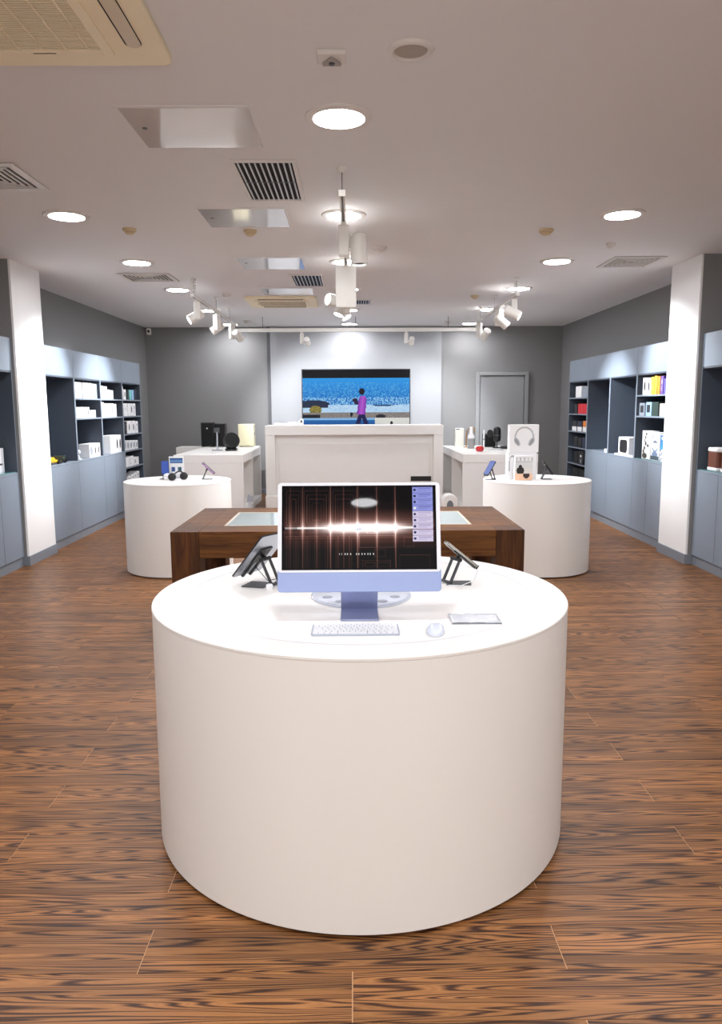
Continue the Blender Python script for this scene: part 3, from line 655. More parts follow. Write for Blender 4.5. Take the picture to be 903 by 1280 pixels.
def f_screen(u, v):
    if v < .012 or v > .985 or u < .012 or u > .988: return (4, 4, 5)
    if .848 < u < .978 and .018 < v < .668:
        k = (v-.018)/.0722; fr_ = k-int(k)
        if fr_ > .09:
            if blob(u, v, .862, .018+.0722*(int(k)+.54), .008, .015): return (38, 40, 80) if int(k) != 3 else (240, 240, 230)
            if .25 < fr_ < .42 and .885 < u < .968: return (116, 120, 190) if int(k) < 4 else (178, 166, 200)
            if .6 < fr_ < .74 and .885 < u < .94: return (126, 132, 200) if int(k) < 4 else (190, 178, 208)
            return (146, 152, 220) if int(k) < 4 else (212, 202, 228)
        return (90, 90, 144) if v < .3 else (150, 130, 150)
    env = 1/(1+math.exp(-(u-.30)*26))/(1+math.exp((u-.76)*26))
    core = math.exp(-((v-.505)/.05)**2)*env*1.5 + math.exp(-((v-.505)/.012)**2)*(.9 if .02 < u < .86 else 0)*(.5+.5*(u > .1))
    halo = math.exp(-((v-.5)/.13)**2)*math.exp(-((u-.52)/.3)**2)*.42
    fill = 0
    if u > .49 and .27 < v < .5: fill = .16*((v-.27)/.23)**1.2*(1 if int(v*64) % 2 else .72)
    if u < .49 and .22 < v < .5: fill = .07*((v-.22)/.28)
    if .53 < v < .76: fill = (.13 if u > .49 else .09)*(1-(v-.53)/.23)*(1 if int(v*52) % 3 else .6)
    line = 0
    for x, s_ in VL:
        d = abs(u-x)
        if d < .04: line += s_*(math.exp(-(d/.0028)**2)*(.13+.55*math.exp(-abs(v-.5)/.16)) + math.exp(-(d/.012)**2)*math.exp(-abs(v-.5)/.07)*.75)
    rc = 0
    for x0, y0, x1, y1, st in RECT:
        if x0-.002 < u < x1+.002 and y0-.004 < v < y1+.004 and (abs(u-x0) < .0018 or abs(u-x1) < .0018 or abs(v-y0) < .0032 or abs(v-y1) < .0032): rc = max(rc, .22*st*(.25+math.exp(-abs(v-.5)/.2)))
    w = halo+line*1.1+rc*2.2+fill*1.3
    hot = min(1, w*.9)
    r = min(1, .002+w*.75+core); g = min(1, .001+w*(.30+.28*hot)+core*.97); b2 = min(1, .001+w*(.22+.32*hot)+core*.96)
    if .805 < v < .825 and .37 < u < .60 and (int(u*190) % 7 in (0, 3)) and not .455 < u < .475: r = g = b2 = .7
    gm = lambda q: 255*q**.56
    return (gm(r), gm(g), gm(b2))
SCR = picture_material('computer_screen', 1.0, .025)
picture('screen', ML(.0012) @ Matrix.Translation((0, .066+(CHH-.066)/2-.0015, 0)) @ (Matrix.Identity(4) if zs > 0 else Matrix.Identity(4)), .519, .284, 340, 188, f_screen, SCR, pc)
# stand: neck strip leaning back from the foot
neck = [(2.583, HT+.0055), (2.585, HT+.09), (2.56, HT+.2)]
MB().prism([(2.583, HT+.001), (2.587, HT+.001), (2.520, HT+.27), (2.512, HT+.27)], .13, frame((-.065, 0, 0), (0, 1, 0), (0, 0, 1))).build('stand_neck', STANDB, pc, .001)
MB().box((-.065, 2.441, HT+.0003), (.065, 2.588, HT+.006)).build('stand_foot', STANDB, pc, .0015)
MB().cyl((0, 2.475, 1.165), (0, 2.53, 1.155), .03, seg=24).build('hinge', STANDB, pc)
# keyboard
kb = thing('keyboard', 'slim white keyboard in front of the computer', 'keyboard', (.0015, 2.278, HT+.0003))
MB().prism(rrect(-.1405, 0, .1405, .116, .008), .006).build('case', mat('keyboard_case', (176, 184, 200), .35, metal=.4), kb, .001)
KEYM = mat('white_keys', (236, 238, 242), .5)
rows_ = [(.004, [1.0, 1.0, 1.0, 1.25, 5.0, 1.25, 1.0, 1.0, 1.0, 1.0]), (.0225, [2.25]+[1]*10+[2.25]), (.041, [1.75]+[1]*11+[1.75]), (.0595, [1.5]+[1]*12+[1]), (.078, [1]*13+[1.5]), (.0965, [1.5]+[1]*13)]
kcache = {}
for y, ks in rows_:
    tot = sum(ks); un = .273/tot; x = -.1365
    for w in ks:
        ww = round(w*un-.0028, 5); hh = .0153
        if (ww, hh) not in kcache:
            me = MB().box((0, 0, 0), (ww, hh, .0022)).mesh('key', False); me.materials.append(KEYM); kcache[(ww, hh)] = me
        o = bpy.data.objects.new('key', kcache[(ww, hh)]); COL.objects.link(o); o.parent = kb; o.location = (x+.0014, y, .0061); x += w*un
# mouse
ms = thing('computer_mouse', 'pale blue white rounded mouse right of the keyboard', 'mouse', (.258, 2.315, HT+.0003), R(-8))
prof = []
bmv = MB(); n = 28; rings = [(1.0, .002), (1.0, .006), (.93, .0125), (.75, .0175), (.45, .0205), (.02, .0215)]
pts = [(.0285*math.copysign(abs(math.cos(2*math.pi*k/n))**.75, math.cos(2*math.pi*k/n)), .057*math.copysign(abs(math.sin(2*math.pi*k/n))**.8, math.sin(2*math.pi*k/n))) for k in range(n)]
vs_ = [(x*s_, y*s_, z) for s_, z in rings for x, y in pts]
fs = [(i*n+k, i*n+(k+1) % n, (i+1)*n+(k+1) % n, (i+1)*n+k) for i in range(len(rings)-1) for k in range(n)]+[tuple(reversed(range(n))), tuple((len(rings)-1)*n+k for k in range(n))]
bmv.add(vs_, fs).build('shell', mat('mouse_shell', (214, 222, 238), .22), ms)
MB().prism([(x*.93, y*.93) for x, y in pts], .0018).build('underside', SILVER, ms)
# acrylic disc behind the stand
t = thing('acrylic_disc', 'round clear acrylic plate lying behind the computer stand', 'plate', (.024, 2.775, HT+.0002))
t.location.y = 2.785
MB().lathe([(.188, 0), (.19, .001), (.19, .006), (.188, .007)], seg=64).build('plate', mat('acrylic_plate', (222, 228, 240), .12, coat=.4), t)
MB().lathe([(.189, .0072), (.186, .0076), (.178, .0076), (.177, .0072), (.189, .0072)], seg=64, caps=False).build('rim_line', mat('acrylic_edge', (196, 203, 216), .2), t)
for a in (20, 55, 125, 160, 200, 235, 305, 340):
    MB().lathe([(.019, .0071), (.019, .0085)], (.135*math.cos(R(a)), .135*math.sin(R(a)), 0), 16).build('pad', mat('grey_pad', (150, 156, 168), .5), t)
# plastic sleeve
t = thing('plastic_sleeve', 'clear plastic sleeve with a card lying beside the mouse', 'sleeve', (.404, 2.45, HT+.0003))
sl = MB(); nx_, ny_ = 16, 8; rs = random.Random(5)
vs_ = [(-.083+.166*i/nx_, -.053+.106*j/ny_, .003+.0035*rs.random()) for j in range(ny_+1) for i in range(nx_+1)]
fs = [(j*(nx_+1)+i, j*(nx_+1)+i+1, (j+1)*(nx_+1)+i+1, (j+1)*(nx_+1)+i) for j in range(ny_) for i in range(nx_)]
s2 = sl.add(vs_, fs).build('film', mat('sleeve_film', (226, 230, 238), .12, trans=.15), t); s2.modifiers.new('thick', 'SOLIDIFY').thickness = .001
MB().box((-.08, -.05, 0), (.08, .05, .002)).build('card', mat('sleeve_card', (206, 210, 218), .3), t)
MB().box((-.083, -.054, .0), (.083, -.0505, .004)).build('bottom_seam', mat('seam_grey', (128, 132, 142), .4), t)

# ------------------------------------------------------------------ stands and mobile devices
def device(name, label, cat, C, a, b_, la, lb, th, front, back, frame_m, group=None, img=None, cams=True):
    """slab centred at C, long axis a (la), short axis b (lb); screen on the a x b side"""
    t = thing(name, label, cat, C, group=group)
    M_ = frame((0, 0, 0), a, b_); r = .012 if la < .2 else .014
    MB().prism(rrect(-la/2, -lb/2, la/2, lb/2, r), -th, M_ @ Matrix.Translation((0, 0, th/2))).build('body', frame_m, t, .0015)
    MB().prism(rrect(-la/2+.003, -lb/2+.003, la/2-.003, lb/2-.003, r*.8), .0006, M_ @ Matrix.Translation((0, 0, th/2+.0001))).build('screen', front, t)
    MB().prism(rrect(-la/2+.002, -lb/2+.002, la/2-.002, lb/2-.002, r*.9), -.0005, M_ @ Matrix.Translation((0, 0, -th/2-.0001))).build('back_cover', back, t)
    if cams: MB().prism(rrect(la/2-.045, -lb/2+.008, la/2-.01, -lb/2+.042, .008), -.0025, M_ @ Matrix.Translation((0, 0, -th/2-.0006))).build('camera_bump', BLACKG, t)
    return t
def stand(label, base, plate, H0, H1, half, mtl, group='folding device stands', pad=None):
    """plate: polygon around base (xy), arms from H0 to H1 (relative), half: half-width vector between the arms"""
    t = thing('device_stand', label, 'stand', base, group=group)
    MB().prism(plate, .005).build('base_plate', mtl, t, .0015)
    H0, H1, half = Vector(H0), Vector(H1), Vector(half)
    for s in (-1, 1):
        p, q = H0+half*s, H1+half*s; d = (q-p).normalized(); sd = half.normalized(); M_ = frame(p, d, sd)
        L_ = (q-p).length; MB().box((0, -.006, -.0035), (L_, .006, .0035), M_).build('arm', mtl, t, .0012)
    MB().cyl(H0-half*1.25, H0+half*1.25, .0065, seg=14).build('lower_hinge', mtl, t)
    MB().cyl(H1-half*1.25, H1+half*1.25, .0075, seg=14).build('upper_hinge', BLACK, t)
    if pad:
        C, a, b_, lp, wp, hook, la = pad; M_ = frame(C, a, b_)
        MB().box((-lp/2, -wp/2, 0), (lp/2, wp/2, .005), M_).build('cradle', BLACK, t, .002)
        for s in (-1, 1): MB().box((-la/2-.001, s*wp*.32-.006, 0), (-lp/2-.0003, s*wp*.32+.006, .0045), M_).box((-la/2-.006, s*wp*.32-.006, 0), (-la/2-.0011, s*wp*.32+.006, hook+.006), M_).build('lip', BLACK, t)
        MB().tube([H1, Vector(C)+.5*(H1-Vector(C)), C], .008, 8).build('neck', BLACK, t)
    return t
# big tablet, front left (back seen)
a = Vector((.14, -.097, .186)); b_ = Vector((.1, .145, 0)).normalized()
TC = Vector((-.497, 2.95, .921))+a/2+b_*.0875
n_ = a.normalized().cross(b_)                      # screen side normal
if n_.z < 0: b_ = -b_; n_ = -n_
TABB = mat('silver_tablet_back', (178, 182, 190), .28, metal=.75)
device('tablet', 'silver tablet seen from behind, left of the computer', 'tablet', TC, a, b_, .248, .176, .0065, BLACKG, TABB, mat('tablet_edge', (60, 62, 66), .3, metal=.7), cams=False)
base = Vector((-.405, 2.965, HT+.0003)); cb = TC-n_*.0095-base
hv = b_*.024
stand('dark folding stand holding up the silver tablet', base, [(-.05, -.03), (.04, -.055), (.075, .03), (-.02, .06)], (.085, -.012, .009), cb+Vector((.012, -.01, -.012)), hv, STEELD,
      pad=(cb, a, b_, .085, .07, .012, .248))
t = MB().tube([TC+n_*-.012+a*-.25, TC+Vector((.03, -.05, -.10)), TC+Vector((.075, -.03, -.095)), base+Vector((.085, -.03, .02)), base+Vector((.09, -.01, .006))], .0015, 6).build('charging_cable', BLACK)
tag(t, 'thin black cable behind the silver tablet', 'cable')
t = thing('cable_clip', 'round white puck at the foot of the tablet stand', 'puck', (-.338, 2.90, HT+.0003))
MB().lathe([(.013, 0), (.014, .004), (.014, .016), (.011, .02)], seg=20).build('puck', BOXW, t)
# phone, front right (edge on)
a = Vector((-.124, .0, .101)); b_ = Vector((.12, -.99, .1)).normalized(); PC_ = Vector((.4275, 2.955, 1.0105))
n_ = a.normalized().cross(b_)
if n_.z < 0: b_ = -b_; n_ = -n_
device('smartphone', 'black smartphone on a folding stand, right of the computer', 'phone', PC_, a, b_, .158, .075, .0085, BLACKG, SILVER, mat('phone_edge', (150, 146, 140), .25, metal=.8))
base = Vector((.425, 2.972, HT+.0003)); cb = PC_-n_*.0105-base
stand('grey folding stand holding the phone right of the computer', base, [(-.055, -.03), (.045, -.035), (.052, .03), (-.045, .035)], (-.05, 0, .008), cb+Vector((-.012, 0, -.012)), Vector((-.012, .021, 0)), STEELD,
      pad=(cb, a, b_, .06, .05, .012, .158))
t = MB().tube([PC_+Vector((.058, 0, -.052)), PC_+Vector((.07, 0, -.07)), PC_+Vector((.05, -.02, -.105)), PC_+Vector((0, -.03, -.1225)), PC_+Vector((-.05, -.02, -.1235))], .0017, 6).build('charging_cable', BOXW)
tag(t, 'thin white cable looping below the phone on the front table', 'cable')
# phones on the rear drum tables
def small_phone(label, slabel, x, y, dirx, front, edge, tilt=50, la=.155, yawd=0):
    """phone leaning so its screen faces dirx sideways and up"""
    base = Vector((x, y, HT+.0003)); ca, sa = math.cos(R(tilt)), math.sin(R(tilt))
    rz = Matrix.Rotation(R(yawd), 3, 'Z')
    a = rz @ Vector((-dirx*ca, 0, sa)); b_ = rz @ Vector((0, 1, 0)); C = base+Vector((0, 0, .115))+rz @ Vector((dirx*.01, 0, 0))
    n_ = a.cross(b_)
    if n_.z < 0: b_ = -b_; n_ = -n_
    device('smartphone', label, 'phone', C, a, b_, la, .075, .009, front, BLACKG, edge, group='display phones')
    cb = C-n_*.011-base
    stand(slabel, base, [(-.05, -.035), (.05, -.035), (.05, .035), (-.05, .035)], rz @ Vector((-dirx*.045, 0, .008)), cb+rz @ Vector((-dirx*.008, 0, -.012)), rz @ Vector((0, .02, 0)), STEELD, pad=(cb, a, b_, .06, .05, .012, la))
BLUESC = emat('blue_phone_screen', (58, 90, 180), .9/2**EXPO, .02); PURP = mat('purple_phone_edge', (170, 120, 178), .3, metal=.6)
small_phone('blue screened phone at the left of the left drum table', 'stand under the blue screened phone, left drum table', -1.905, 7.55, .2, BLUESC, BLACK, 32, .14, -75)
small_phone('purple edged phone at the right of the left drum table', 'stand under the purple edged phone, left drum table', -1.47, 7.5, 1, BLACKG, PURP, 42)
small_phone('blue phone leaning left on the right drum table', 'stand under the blue phone, right drum table', 1.335, 7.3, -1, BLUESC, BLACK, 52, .165, 35)
small_phone('dark phone leaning right on the right drum table', 'stand under the dark phone, right drum table', 1.885, 7.3, 1, BLACKG, BLACK, 52)
# info card on left drum table
t = thing('info_card', 'white upright info card with a blue header, left drum table', 'card', (-1.815, 7.66, HT+.0003))
MB().box((-.075, 0, .004), (.075, .012, .22)).build('card', BOXW, t, .001)
MB().box((-.07, -.03, 0), (.07, .05, .004)).build('foot', CLEARP, t)
def f_card(u, v):
    if v < .06 or u < .05 or u > .95: return (240, 242, 246)
    if v < .24: return lerp((30, 60, 120), (120, 170, 220), (v-.06)/.18)
    if .24 < v < .3: return (60, 90, 150)
    if .5 < v < .72 and .12 < u < .42: return (60, 80, 140) if .2 < u < .36 else (120, 150, 190)
    if .5 < v < .72 and .6 < u < .88: return (40, 90, 90) if .66 < u < .8 else (90, 110, 150)
    return (238, 240, 244)
M_ = frame((0, -.001, .112), (1, 0, 0), (0, 0, 1)); picture('print', M_, .144, .21, 22, 32, f_card, PMAT, t)
t = thing('earphones', 'white round earphone case beside the info card', 'case', (-1.86, 7.47, HT+.0003))
MB().lathe([(.01, 0), (.035, .006), (.045, .03), (.035, .056), (.01, .064)], seg=24).build('case_body', BOXW, t)
MB().lathe([(.0455, .036), (.0455, .0385)], seg=24).build('lid_seam', INKG, t)
t = thing('headphones', 'black folded headphones lying before the info card', 'headphones', (-1.745, 7.42, HT+.0003))
for x, y in ((-.045, -.06), (.05, .03)): 
    c = MB().lathe([(.03, -.02), (.038, -.012), (.038, .012), (.03, .022)], (x, y, .04), 22, Matrix.Rotation(R(80), 3, 'X')).build('ear_cup', BLACK, t)
    MB().lathe([(.03, .0), (.034, .01), (.026, .014)], (x, y-.019, .037), 22, Matrix.Rotation(R(80), 3, 'X')).build('ear_pad', mat('dark_leatherette', (34, 32, 34), .7), c)
MB().tube([(-.045+.095*k/12, -.045+.09*k/12+.05*math.sin(math.pi*k/12), .05+.035*math.sin(math.pi*k/12)) for k in range(13)], .007, 8).build('headband', BLACK, t)
# headphone boxes on right drum table
def f_hp(u, v):
    d = math.hypot((u-.5)/.31, (v-.42)/.33)
    if v < .48 and abs(d-1) < .075: return (178, 180, 184)
    for s in (-1, 1):
        uu, vv = u-(.5+s*.255), v-.62; c, s_ = math.cos(s*-.5), math.sin(s*-.5)
        p, q = uu*c-vv*s_, uu*s_+vv*c
        if (p/.085)**2+(q/.17)**2 < 1: return (150, 152, 156) if (p/.05)**2+(q/.13)**2 < 1 else (190, 192, 196)
    return (242, 242, 243)
o = MB().box((-.142, 0, 0), (.142, .11, .27)).build('headphone_box', BOXW, None, .002); o.location = (1.665, 7.32, HT+.0003+.262); tag(o, 'upper white box with printed silver headphones, right drum table', 'box', 'boxed headphones')
picture('print', frame((0, -.001, .135), (1, 0, 0), (0, 0, 1)), .278, .264, 44, 42, f_hp, PMAT, o)
o = MB().box((-.142, 0, 0), (.138, .12, .2615)).build('headphone_box', BOXW, None, .002); o.location = (1.652, 7.315, HT+.0003); tag(o, 'lower white box supporting the upper headphone box', 'box', 'boxed headphones')
picture('print', frame((-.1, -.001, .13), (1, 0, 0), (0, 0, 1)), .07, .25, 12, 40, lambda u, v: (170, 172, 176) if abs(math.hypot((u-.5)/.42, (v-.35)/.24)-1) < .12 and v < .4 or (abs(abs(u-.5)-.4) < .1 and .4 < v < .7) else (241, 241, 243), PMAT, o)
def f_small(u, v):
    if v > .72: 
        return (48, 30, 26) if blob(u, v, .65, .76, .2, .17) else (232, 190, 160)
    if v < .2: return (168, 166, 164) if int(u*18) % 4 == 1 and v > .06 else (226, 226, 226)
    if blob(u, v, .3, .6, .22, .16) or blob(u, v, .3, .45, .1, .1): return (26, 22, 22)
    if .22 < v < .25: return (176, 176, 176)
    return (205, 206, 206) if v < .5 else (214, 208, 202)
o = MB().box((-.085, 0, 0), (.085, .05, .235)).build('headphone_box', BOXW, None, .002); o.location = (1.64, 7.2, HT+.0003); tag(o, 'small front box with a peach coloured picture, right drum table', 'box', 'boxed headphones')
picture('print', frame((0, -.001, .1175), (1, 0, 0), (0, 0, 1)), .168, .232, 30, 40, f_small, PMAT, o)

# ------------------------------------------------------------------ wooden table
WX0, WX1, WY0, WY1, WH, LG = -1.196, 1.11, 4.80, 5.96, .80, .185
wt = thing('wooden_table', 'heavy brown wooden table with a glass inset, behind the computer', 'table', ((WX0+WX1)/2, (WY0+WY1)/2, 0))
hx, hy = (WX1-WX0)/2, (WY1-WY0)/2
for sx in (-1, 1):
    for sy in (-1, 1):
        x0, x1 = sorted((sx*hx, sx*(hx-LG))); y0, y1 = sorted((sy*hy, sy*(hy-LG)))
        MB().box((x0, y0, 0), (x1, y1, WH)).build('leg', TEAK_E, wt, .003)
e = .0012
MB().box((-hx+LG+e, -hy, .626), (hx-LG-e, -hy+.04, WH)).build('apron', TEAK_T, wt, .002)
MB().box((-hx+LG+e, hy-.04, .626), (hx-LG-e, hy, WH)).build('apron', TEAK_T, wt, .002)
MB().box((-hx, -hy+LG+e, .626), (-hx+.04, hy-LG-e, WH)).build('apron', TEAK_T, wt, .002)
MB().box((hx-.04, -hy+LG+e, .626), (hx, hy-LG-e, WH)).build('apron', TEAK_T, wt, .002)
gx0, gx1, gy0, gy1 = -.845, .845, 5.045-5.38, 5.70-5.38
e2 = .0408
MB().box((-hx+LG+e, -hy+e2, .74), (hx-LG-e, gy0, WH)).build('top_board', TEAK_T, wt, .001)
MB().box((-hx+LG+e, gy1, .74), (hx-LG-e, hy-e2, WH)).build('top_board', TEAK_T, wt, .001)
MB().box((-hx+e2, -hy+LG+e, .74), (-hx+LG, hy-LG-e, WH)).box((-hx+LG+e, gy0+.0005, .74), (gx0, gy1-.0005, WH)).build('top_board', TEAK_T, wt, .001)
MB().box((hx-LG, -hy+LG+e, .74), (hx-e2, hy-LG-e, WH)).box((gx1, gy0+.0005, .74), (hx-LG-e, gy1-.0005, WH)).build('top_board', TEAK_T, wt, .001)
MB().box((gx0+.0005, gy0+.001, .76), (gx1-.0005, gy1-.001, .785)).build('inset_tray', mat('pale_inset', (206, 212, 212), .5), wt)
MB().box((gx0+.001, gy0+.0015, .79), (gx1-.001, gy1-.0015, WH-.0005)).build('glass_inset', mat('inset_glass', (176, 190, 190), .04, spec=.8, coat=1), wt)
fr_ = MB().box((gx0+.0005, gy0+.001, WH-.004), (gx0+.018, gy1-.001, WH+.0008)).box((gx1-.018, gy0+.001, WH-.004), (gx1-.0005, gy1-.001, WH+.0008)).box((gx0+.018, gy1-.02, WH-.004), (gx1-.018, gy1-.001, WH+.0008)).box((gx0+.018, gy0+.001, WH-.004), (gx1-.018, gy0+.012, WH+.0008)).build('inset_frame', mat('pale_frame', (176, 168, 152), .4), wt)

# ------------------------------------------------------------------ cash desk
ds = thing('cash_desk', 'tall white panelled cash desk below the television', 'desk', (.008, 11.8, 0))
DW = 1.40
MB().box((-DW, 0, 1.16), (DW, .6, 1.31)).build('top_slab', WHITE, ds, .004)
for s in (-1, 1): MB().box((min(s*DW, s*(DW-.15)), .004, .205), (max(s*DW, s*(DW-.15)), .58, 1.1595)).build('post', WHITE, ds, .003)
MB().box((-DW-.012, -.012, 0), (DW+.012, .59, .2045)).build('base_board', WHITE, ds, .006)
MB().box((-DW+.15, .07, .205), (DW-.15, .09, 1.1595)).build('back_panel', WHITE, ds)
MB().box((-DW+.21, .05, .26), (DW-.21, .0695, 1.03)).build('raised_panel', WHITE, ds, .006)
MB().box((.9-.008, .04, .425), (1.225-.008, .0495, .50)).build('black_slot', BLACK, ds, .003)
# papers and devices on the desk
t = thing('price_holder', 'white angled paper holder at the left of the desk top', 'paper holder', (-1.15, 11.95, 1.3103))
MB().prism([(0, 0), (.3, .0), (.3, .02), (.05, .055), (0, .03)], .2, frame((-.12, .2, 0), (1, 0, 0), (0, 0, 1))).build('tray', BOXW, t, .003)
MB().box((-.1, .02, .056), (.06, .19, .062)).build('paper', INKG, t)
t = thing('card_reader', 'white card reader next to the television on the desk', 'card reader', (-.86, 11.95, 1.3103))
MB().prism([(0, 0), (.12, 0), (.12, .09), (.09, .11), (0, .03)], .1, frame((-.06, .1, 0), (1, 0, 0), (0, 0, 1))).build('housing', BOXW, t, .006)
MB().box((.02, -.003, .045), (.045, .0, .075)).build('slot', BLACK, t)
t = thing('small_printer', 'small white printer between holder and card reader', 'printer', (-1.0, 12.28, 1.3103))
MB().prism(rrect(-.06, -.05, .06, .05, .015), .05).build('housing', BOXW, t, .004)
MB().box((-.04, -.03, .0502), (.04, -.02, .053)).build('paper_slot', INK, t)

# ------------------------------------------------------------------ television
tv = thing('television', 'large flat television on the far wall showing a beach', 'television', (.047, D-.1005, 1.717))
TW, TH = 1.975, 1.115
MB().box((-TW/2, -.055, -TH/2), (TW/2, -.02, TH/2)).build('housing', BLACK, tv, .004)
MB().box((-.4, -.02, -.25), (.4, 0, .25)).build('wall_bracket', BLACK, tv)
rt = random.Random(2); NZ = [[rt.random() for _ in range(160)] for _ in range(90)]
def f_tv(u, v):
    nz = NZ[int(v*89)][int(u*159)]
    if v < .135: return (8, 9, 12)
    if v > .985: return (8, 9, 12)
    # walker
    if blob(u, v, .553, .36, .026, .055): return (22, 18, 30)
    if .5 < u < .606 and .43 < v < .74:
        cx = .565-.02*(v-.43)/.31
        if abs(u-cx) < min(.036, .02+.3*(v-.43))+.014*(v-.43): return lerp((176, 84, 200), (120, 50, 160), abs(u-cx)/.04)
    if blob(u, v, .525, .55, .045, .03) or blob(u, v, .488, .5, .026, .03): return (40, 24, 54)
    if .74 <= v < .97:
        k = (v-.74)/.23
        if abs(u-(.545-.045*k)) < .022 or abs(u-(.56+.05*k)) < .022: return (26, 26, 74)
    if v < .58:
        base = lerp((44, 150, 226), (24, 100, 180), (v-.135)/.42)
        if nz > .80-.25*max(0, (v-.2)) and v > .2: base = (84, 170, 226)
        if v > .50 and u < .25 and blob(u, v, .1, .56, .15, .06): return (34, 44, 70)
        if v > .46 and nz > .55: base = (140, 200, 236)
        return base
    if v < .70:
        if blob(u, v, .12, .66, .058, .07): return (150, 132, 60) if nz > .4 else (96, 100, 50)
        if u < .24 and v < .62: return (36, 44, 66)
        if blob(u, v, .75, .58, .1, .025): return (40, 70, 110)
        return lerp((196, 222, 242), (150, 190, 226), nz)
    if v < .80:
        if blob(u, v, .455, .72, .012, .06): return (24, 24, 40)
        if blob(u, v, .73, .77, .05, .03): return (36, 36, 44)
        if u < .16 and v > .74: return (30, 26, 32)
        return lerp((150, 140, 132), (110, 108, 110), nz)
    if u < .675:
        if v < .835: return (130, 176, 220)
        return lerp((40, 104, 170), (20, 60, 120), min(1, (v-.83)/.15))
    if blob(u, v, .83, .89, .014, .035): return (28, 26, 30)
    if .812 < u < .85 and .94 < v < .99: return (190, 40, 40)
    return lerp((214, 214, 208), (180, 182, 182), min(1, abs(u-.83)*4*(v-.8)*4))
picture('screen', frame((0, -.0556, 0), (1, 0, 0), (0, 0, 1)), TW*.985, TH*.975, 160, 88, f_tv, picture_material('tv_screen', 1.0, .12), tv)

# ------------------------------------------------------------------ side counters and what stands on them
def counter(label, x0, x1, y0, y1, h, side):
    """side: +1 the open bays face +x"""
    t = thing('display_counter', label, 'counter', ((x0+x1)/2, (y0+y1)/2, 0), group='white side counters'); hx, hy = (x1-x0)/2, (y1-y0)/2
    MB().box((-hx, -hy, h-.12), (hx, hy, h)).build('top_slab', WHITE, t, .003)
    MB().box((-hx+.002, -hy+.004, 0), (hx-.002, -hy+.06, h-.1205)).build('front_panel', WHITE, t, .002)
    MB().box((-hx+.002, hy-.06, 0), (hx-.002, hy-.004, h-.1205)).build('rear_panel', WHITE, t, .002)
    a, b_ = sorted((side*(hx-.002), -side*(hx-.1)))
    MB().box((a, -.03, .1005), (b_, .03, h-.1205)).build('divider_panel', WHITE, t, .002)
    a, b_ = sorted((-side*(hx-.1), -side*(hx-.002)))
    MB().box((a, -hy+.0605, .1005), (b_-.0005, hy-.0605, h-.1205)).build('side_panel', WHITE, t)
    MB().box((-hx+.002, -hy+.0605, 0), (hx-.002, hy-.0605, .1)).build('bottom_board', WHITE, t, .002)
    return t
CL = .92
counter('long white counter on the left behind the drum table', -2.6, -1.6, 10.8, 12.9, CL, 1)
counter('long white counter on the right behind the drum table', 1.55, 2.62, 10.62, 13.05, CL, -1)
t = thing('display_counter', 'low white end counter close to the far wall, left side', 'counter', (-2.36, 13.15, 0), group='white side counters')
MB().box((-.7, -.2, 0), (.7, .2, CL-.1205)).build('body', WHITE, t, .003)
MB().box((-.7, -.22, CL-.12), (.7, .22, CL)).build('top_slab', WHITE, t, .003)
FAB = mat('black_speaker_fabric', (16, 16, 18), .9, bump=.6, bscale=300)
def box_speaker(label, x, y, w, d, h, m_, front):
    t = thing('box_speaker', label, 'speaker', (x, y, CL+.0003), group='speakers on the left counter')
    MB().box((-w/2, -d/2, .012), (w/2, d/2, h)).build('cabinet', m_, t, .008)
    MB().box((-w/2+.01, -d/2-.004, .025), (w/2-.01, -d/2+.0, h-.015)).build('front_grille', front, t, .003)
    for sx in (-1, 1):
        for sy in (-1, 1): MB().cyl((sx*w*.36, sy*d*.36, 0), (sx*w*.36, sy*d*.36, .012), .014, seg=10).build('foot', BLACK, t)
    return t
s_ = box_speaker('taller black box speaker at the left end of the counter', -2.53, 13.12, .215, .22, .42, BLACK, FAB)
MB().lathe([(.012, 0), (.012, .004)], (0, -.1155, .32), 14, Matrix.Rotation(R(90), 3, 'X')).build('badge', BOXW, s_)
box_speaker('black box speaker standing right of the taller one', -2.31, 13.1, .18, .2, .40, BLACK, FAB)
s_ = box_speaker('cream coloured box speaker on the left counter', -1.86, 13.1, .27, .22, .39, mat('cream_shell', (232, 226, 196), .5), mat('cream_fabric', (226, 220, 186), .8))
MB().box((.1355, -.06, .2), (.139, -.02, .25)).build('side_button', BLACK, s_)
# black tilted drum speaker
t = thing('drum_speaker', 'black tilted drum shaped speaker on the left counter', 'speaker', (-1.93, 11.85, CL+.0003))
ax = Vector((.35, -.8, .35)).normalized(); Mq = ax.to_track_quat('Z', 'Y').to_matrix()
MB().lathe([(.09, -.07), (.125, -.05), (.13, .03), (.12, .06), (.1, .066)], (0, 0, .155), 36, Mq).build('shell', BLACK, t)
MB().lathe([(.112, .0665), (.06, .075), (.002, .077)], (0, 0, .155), 32, Mq).build('cone_grille', FAB, t)
MB().box((-.09, -.07, 0), (.09, .07, .04)).build('cradle', BLACKG, t, .01)
t = thing('acrylic_stand', 'clear acrylic display stand before the black speakers', 'stand', (-2.16, 11.9, CL+.0003))
MB().lathe([(.09, 0), (.09, .01), (.02, .014), (.014, .03)], seg=24).build('foot', CLEARP, t)
MB().cyl((0, 0, .02), (0, 0, .3), .012, seg=12).build('rod', CLEARP, t)
MB().box((-.05, -.01, .28), (.04, .01, .36)).build('holder', STEELD, t, .004)
t = thing('white_stick', 'thin white upright wand between black and cream speakers', 'wand', (-2.03, 12.6, CL+.0003))
MB().lathe([(.03, 0), (.03, .01), (.013, .015), (.013, .25), (.009, .26)], seg=16).build('wand_body', BOXW, t)
MB().lathe([(.0135, .12), (.0135, .14)], seg=16).build('button_ring', INKG, t)
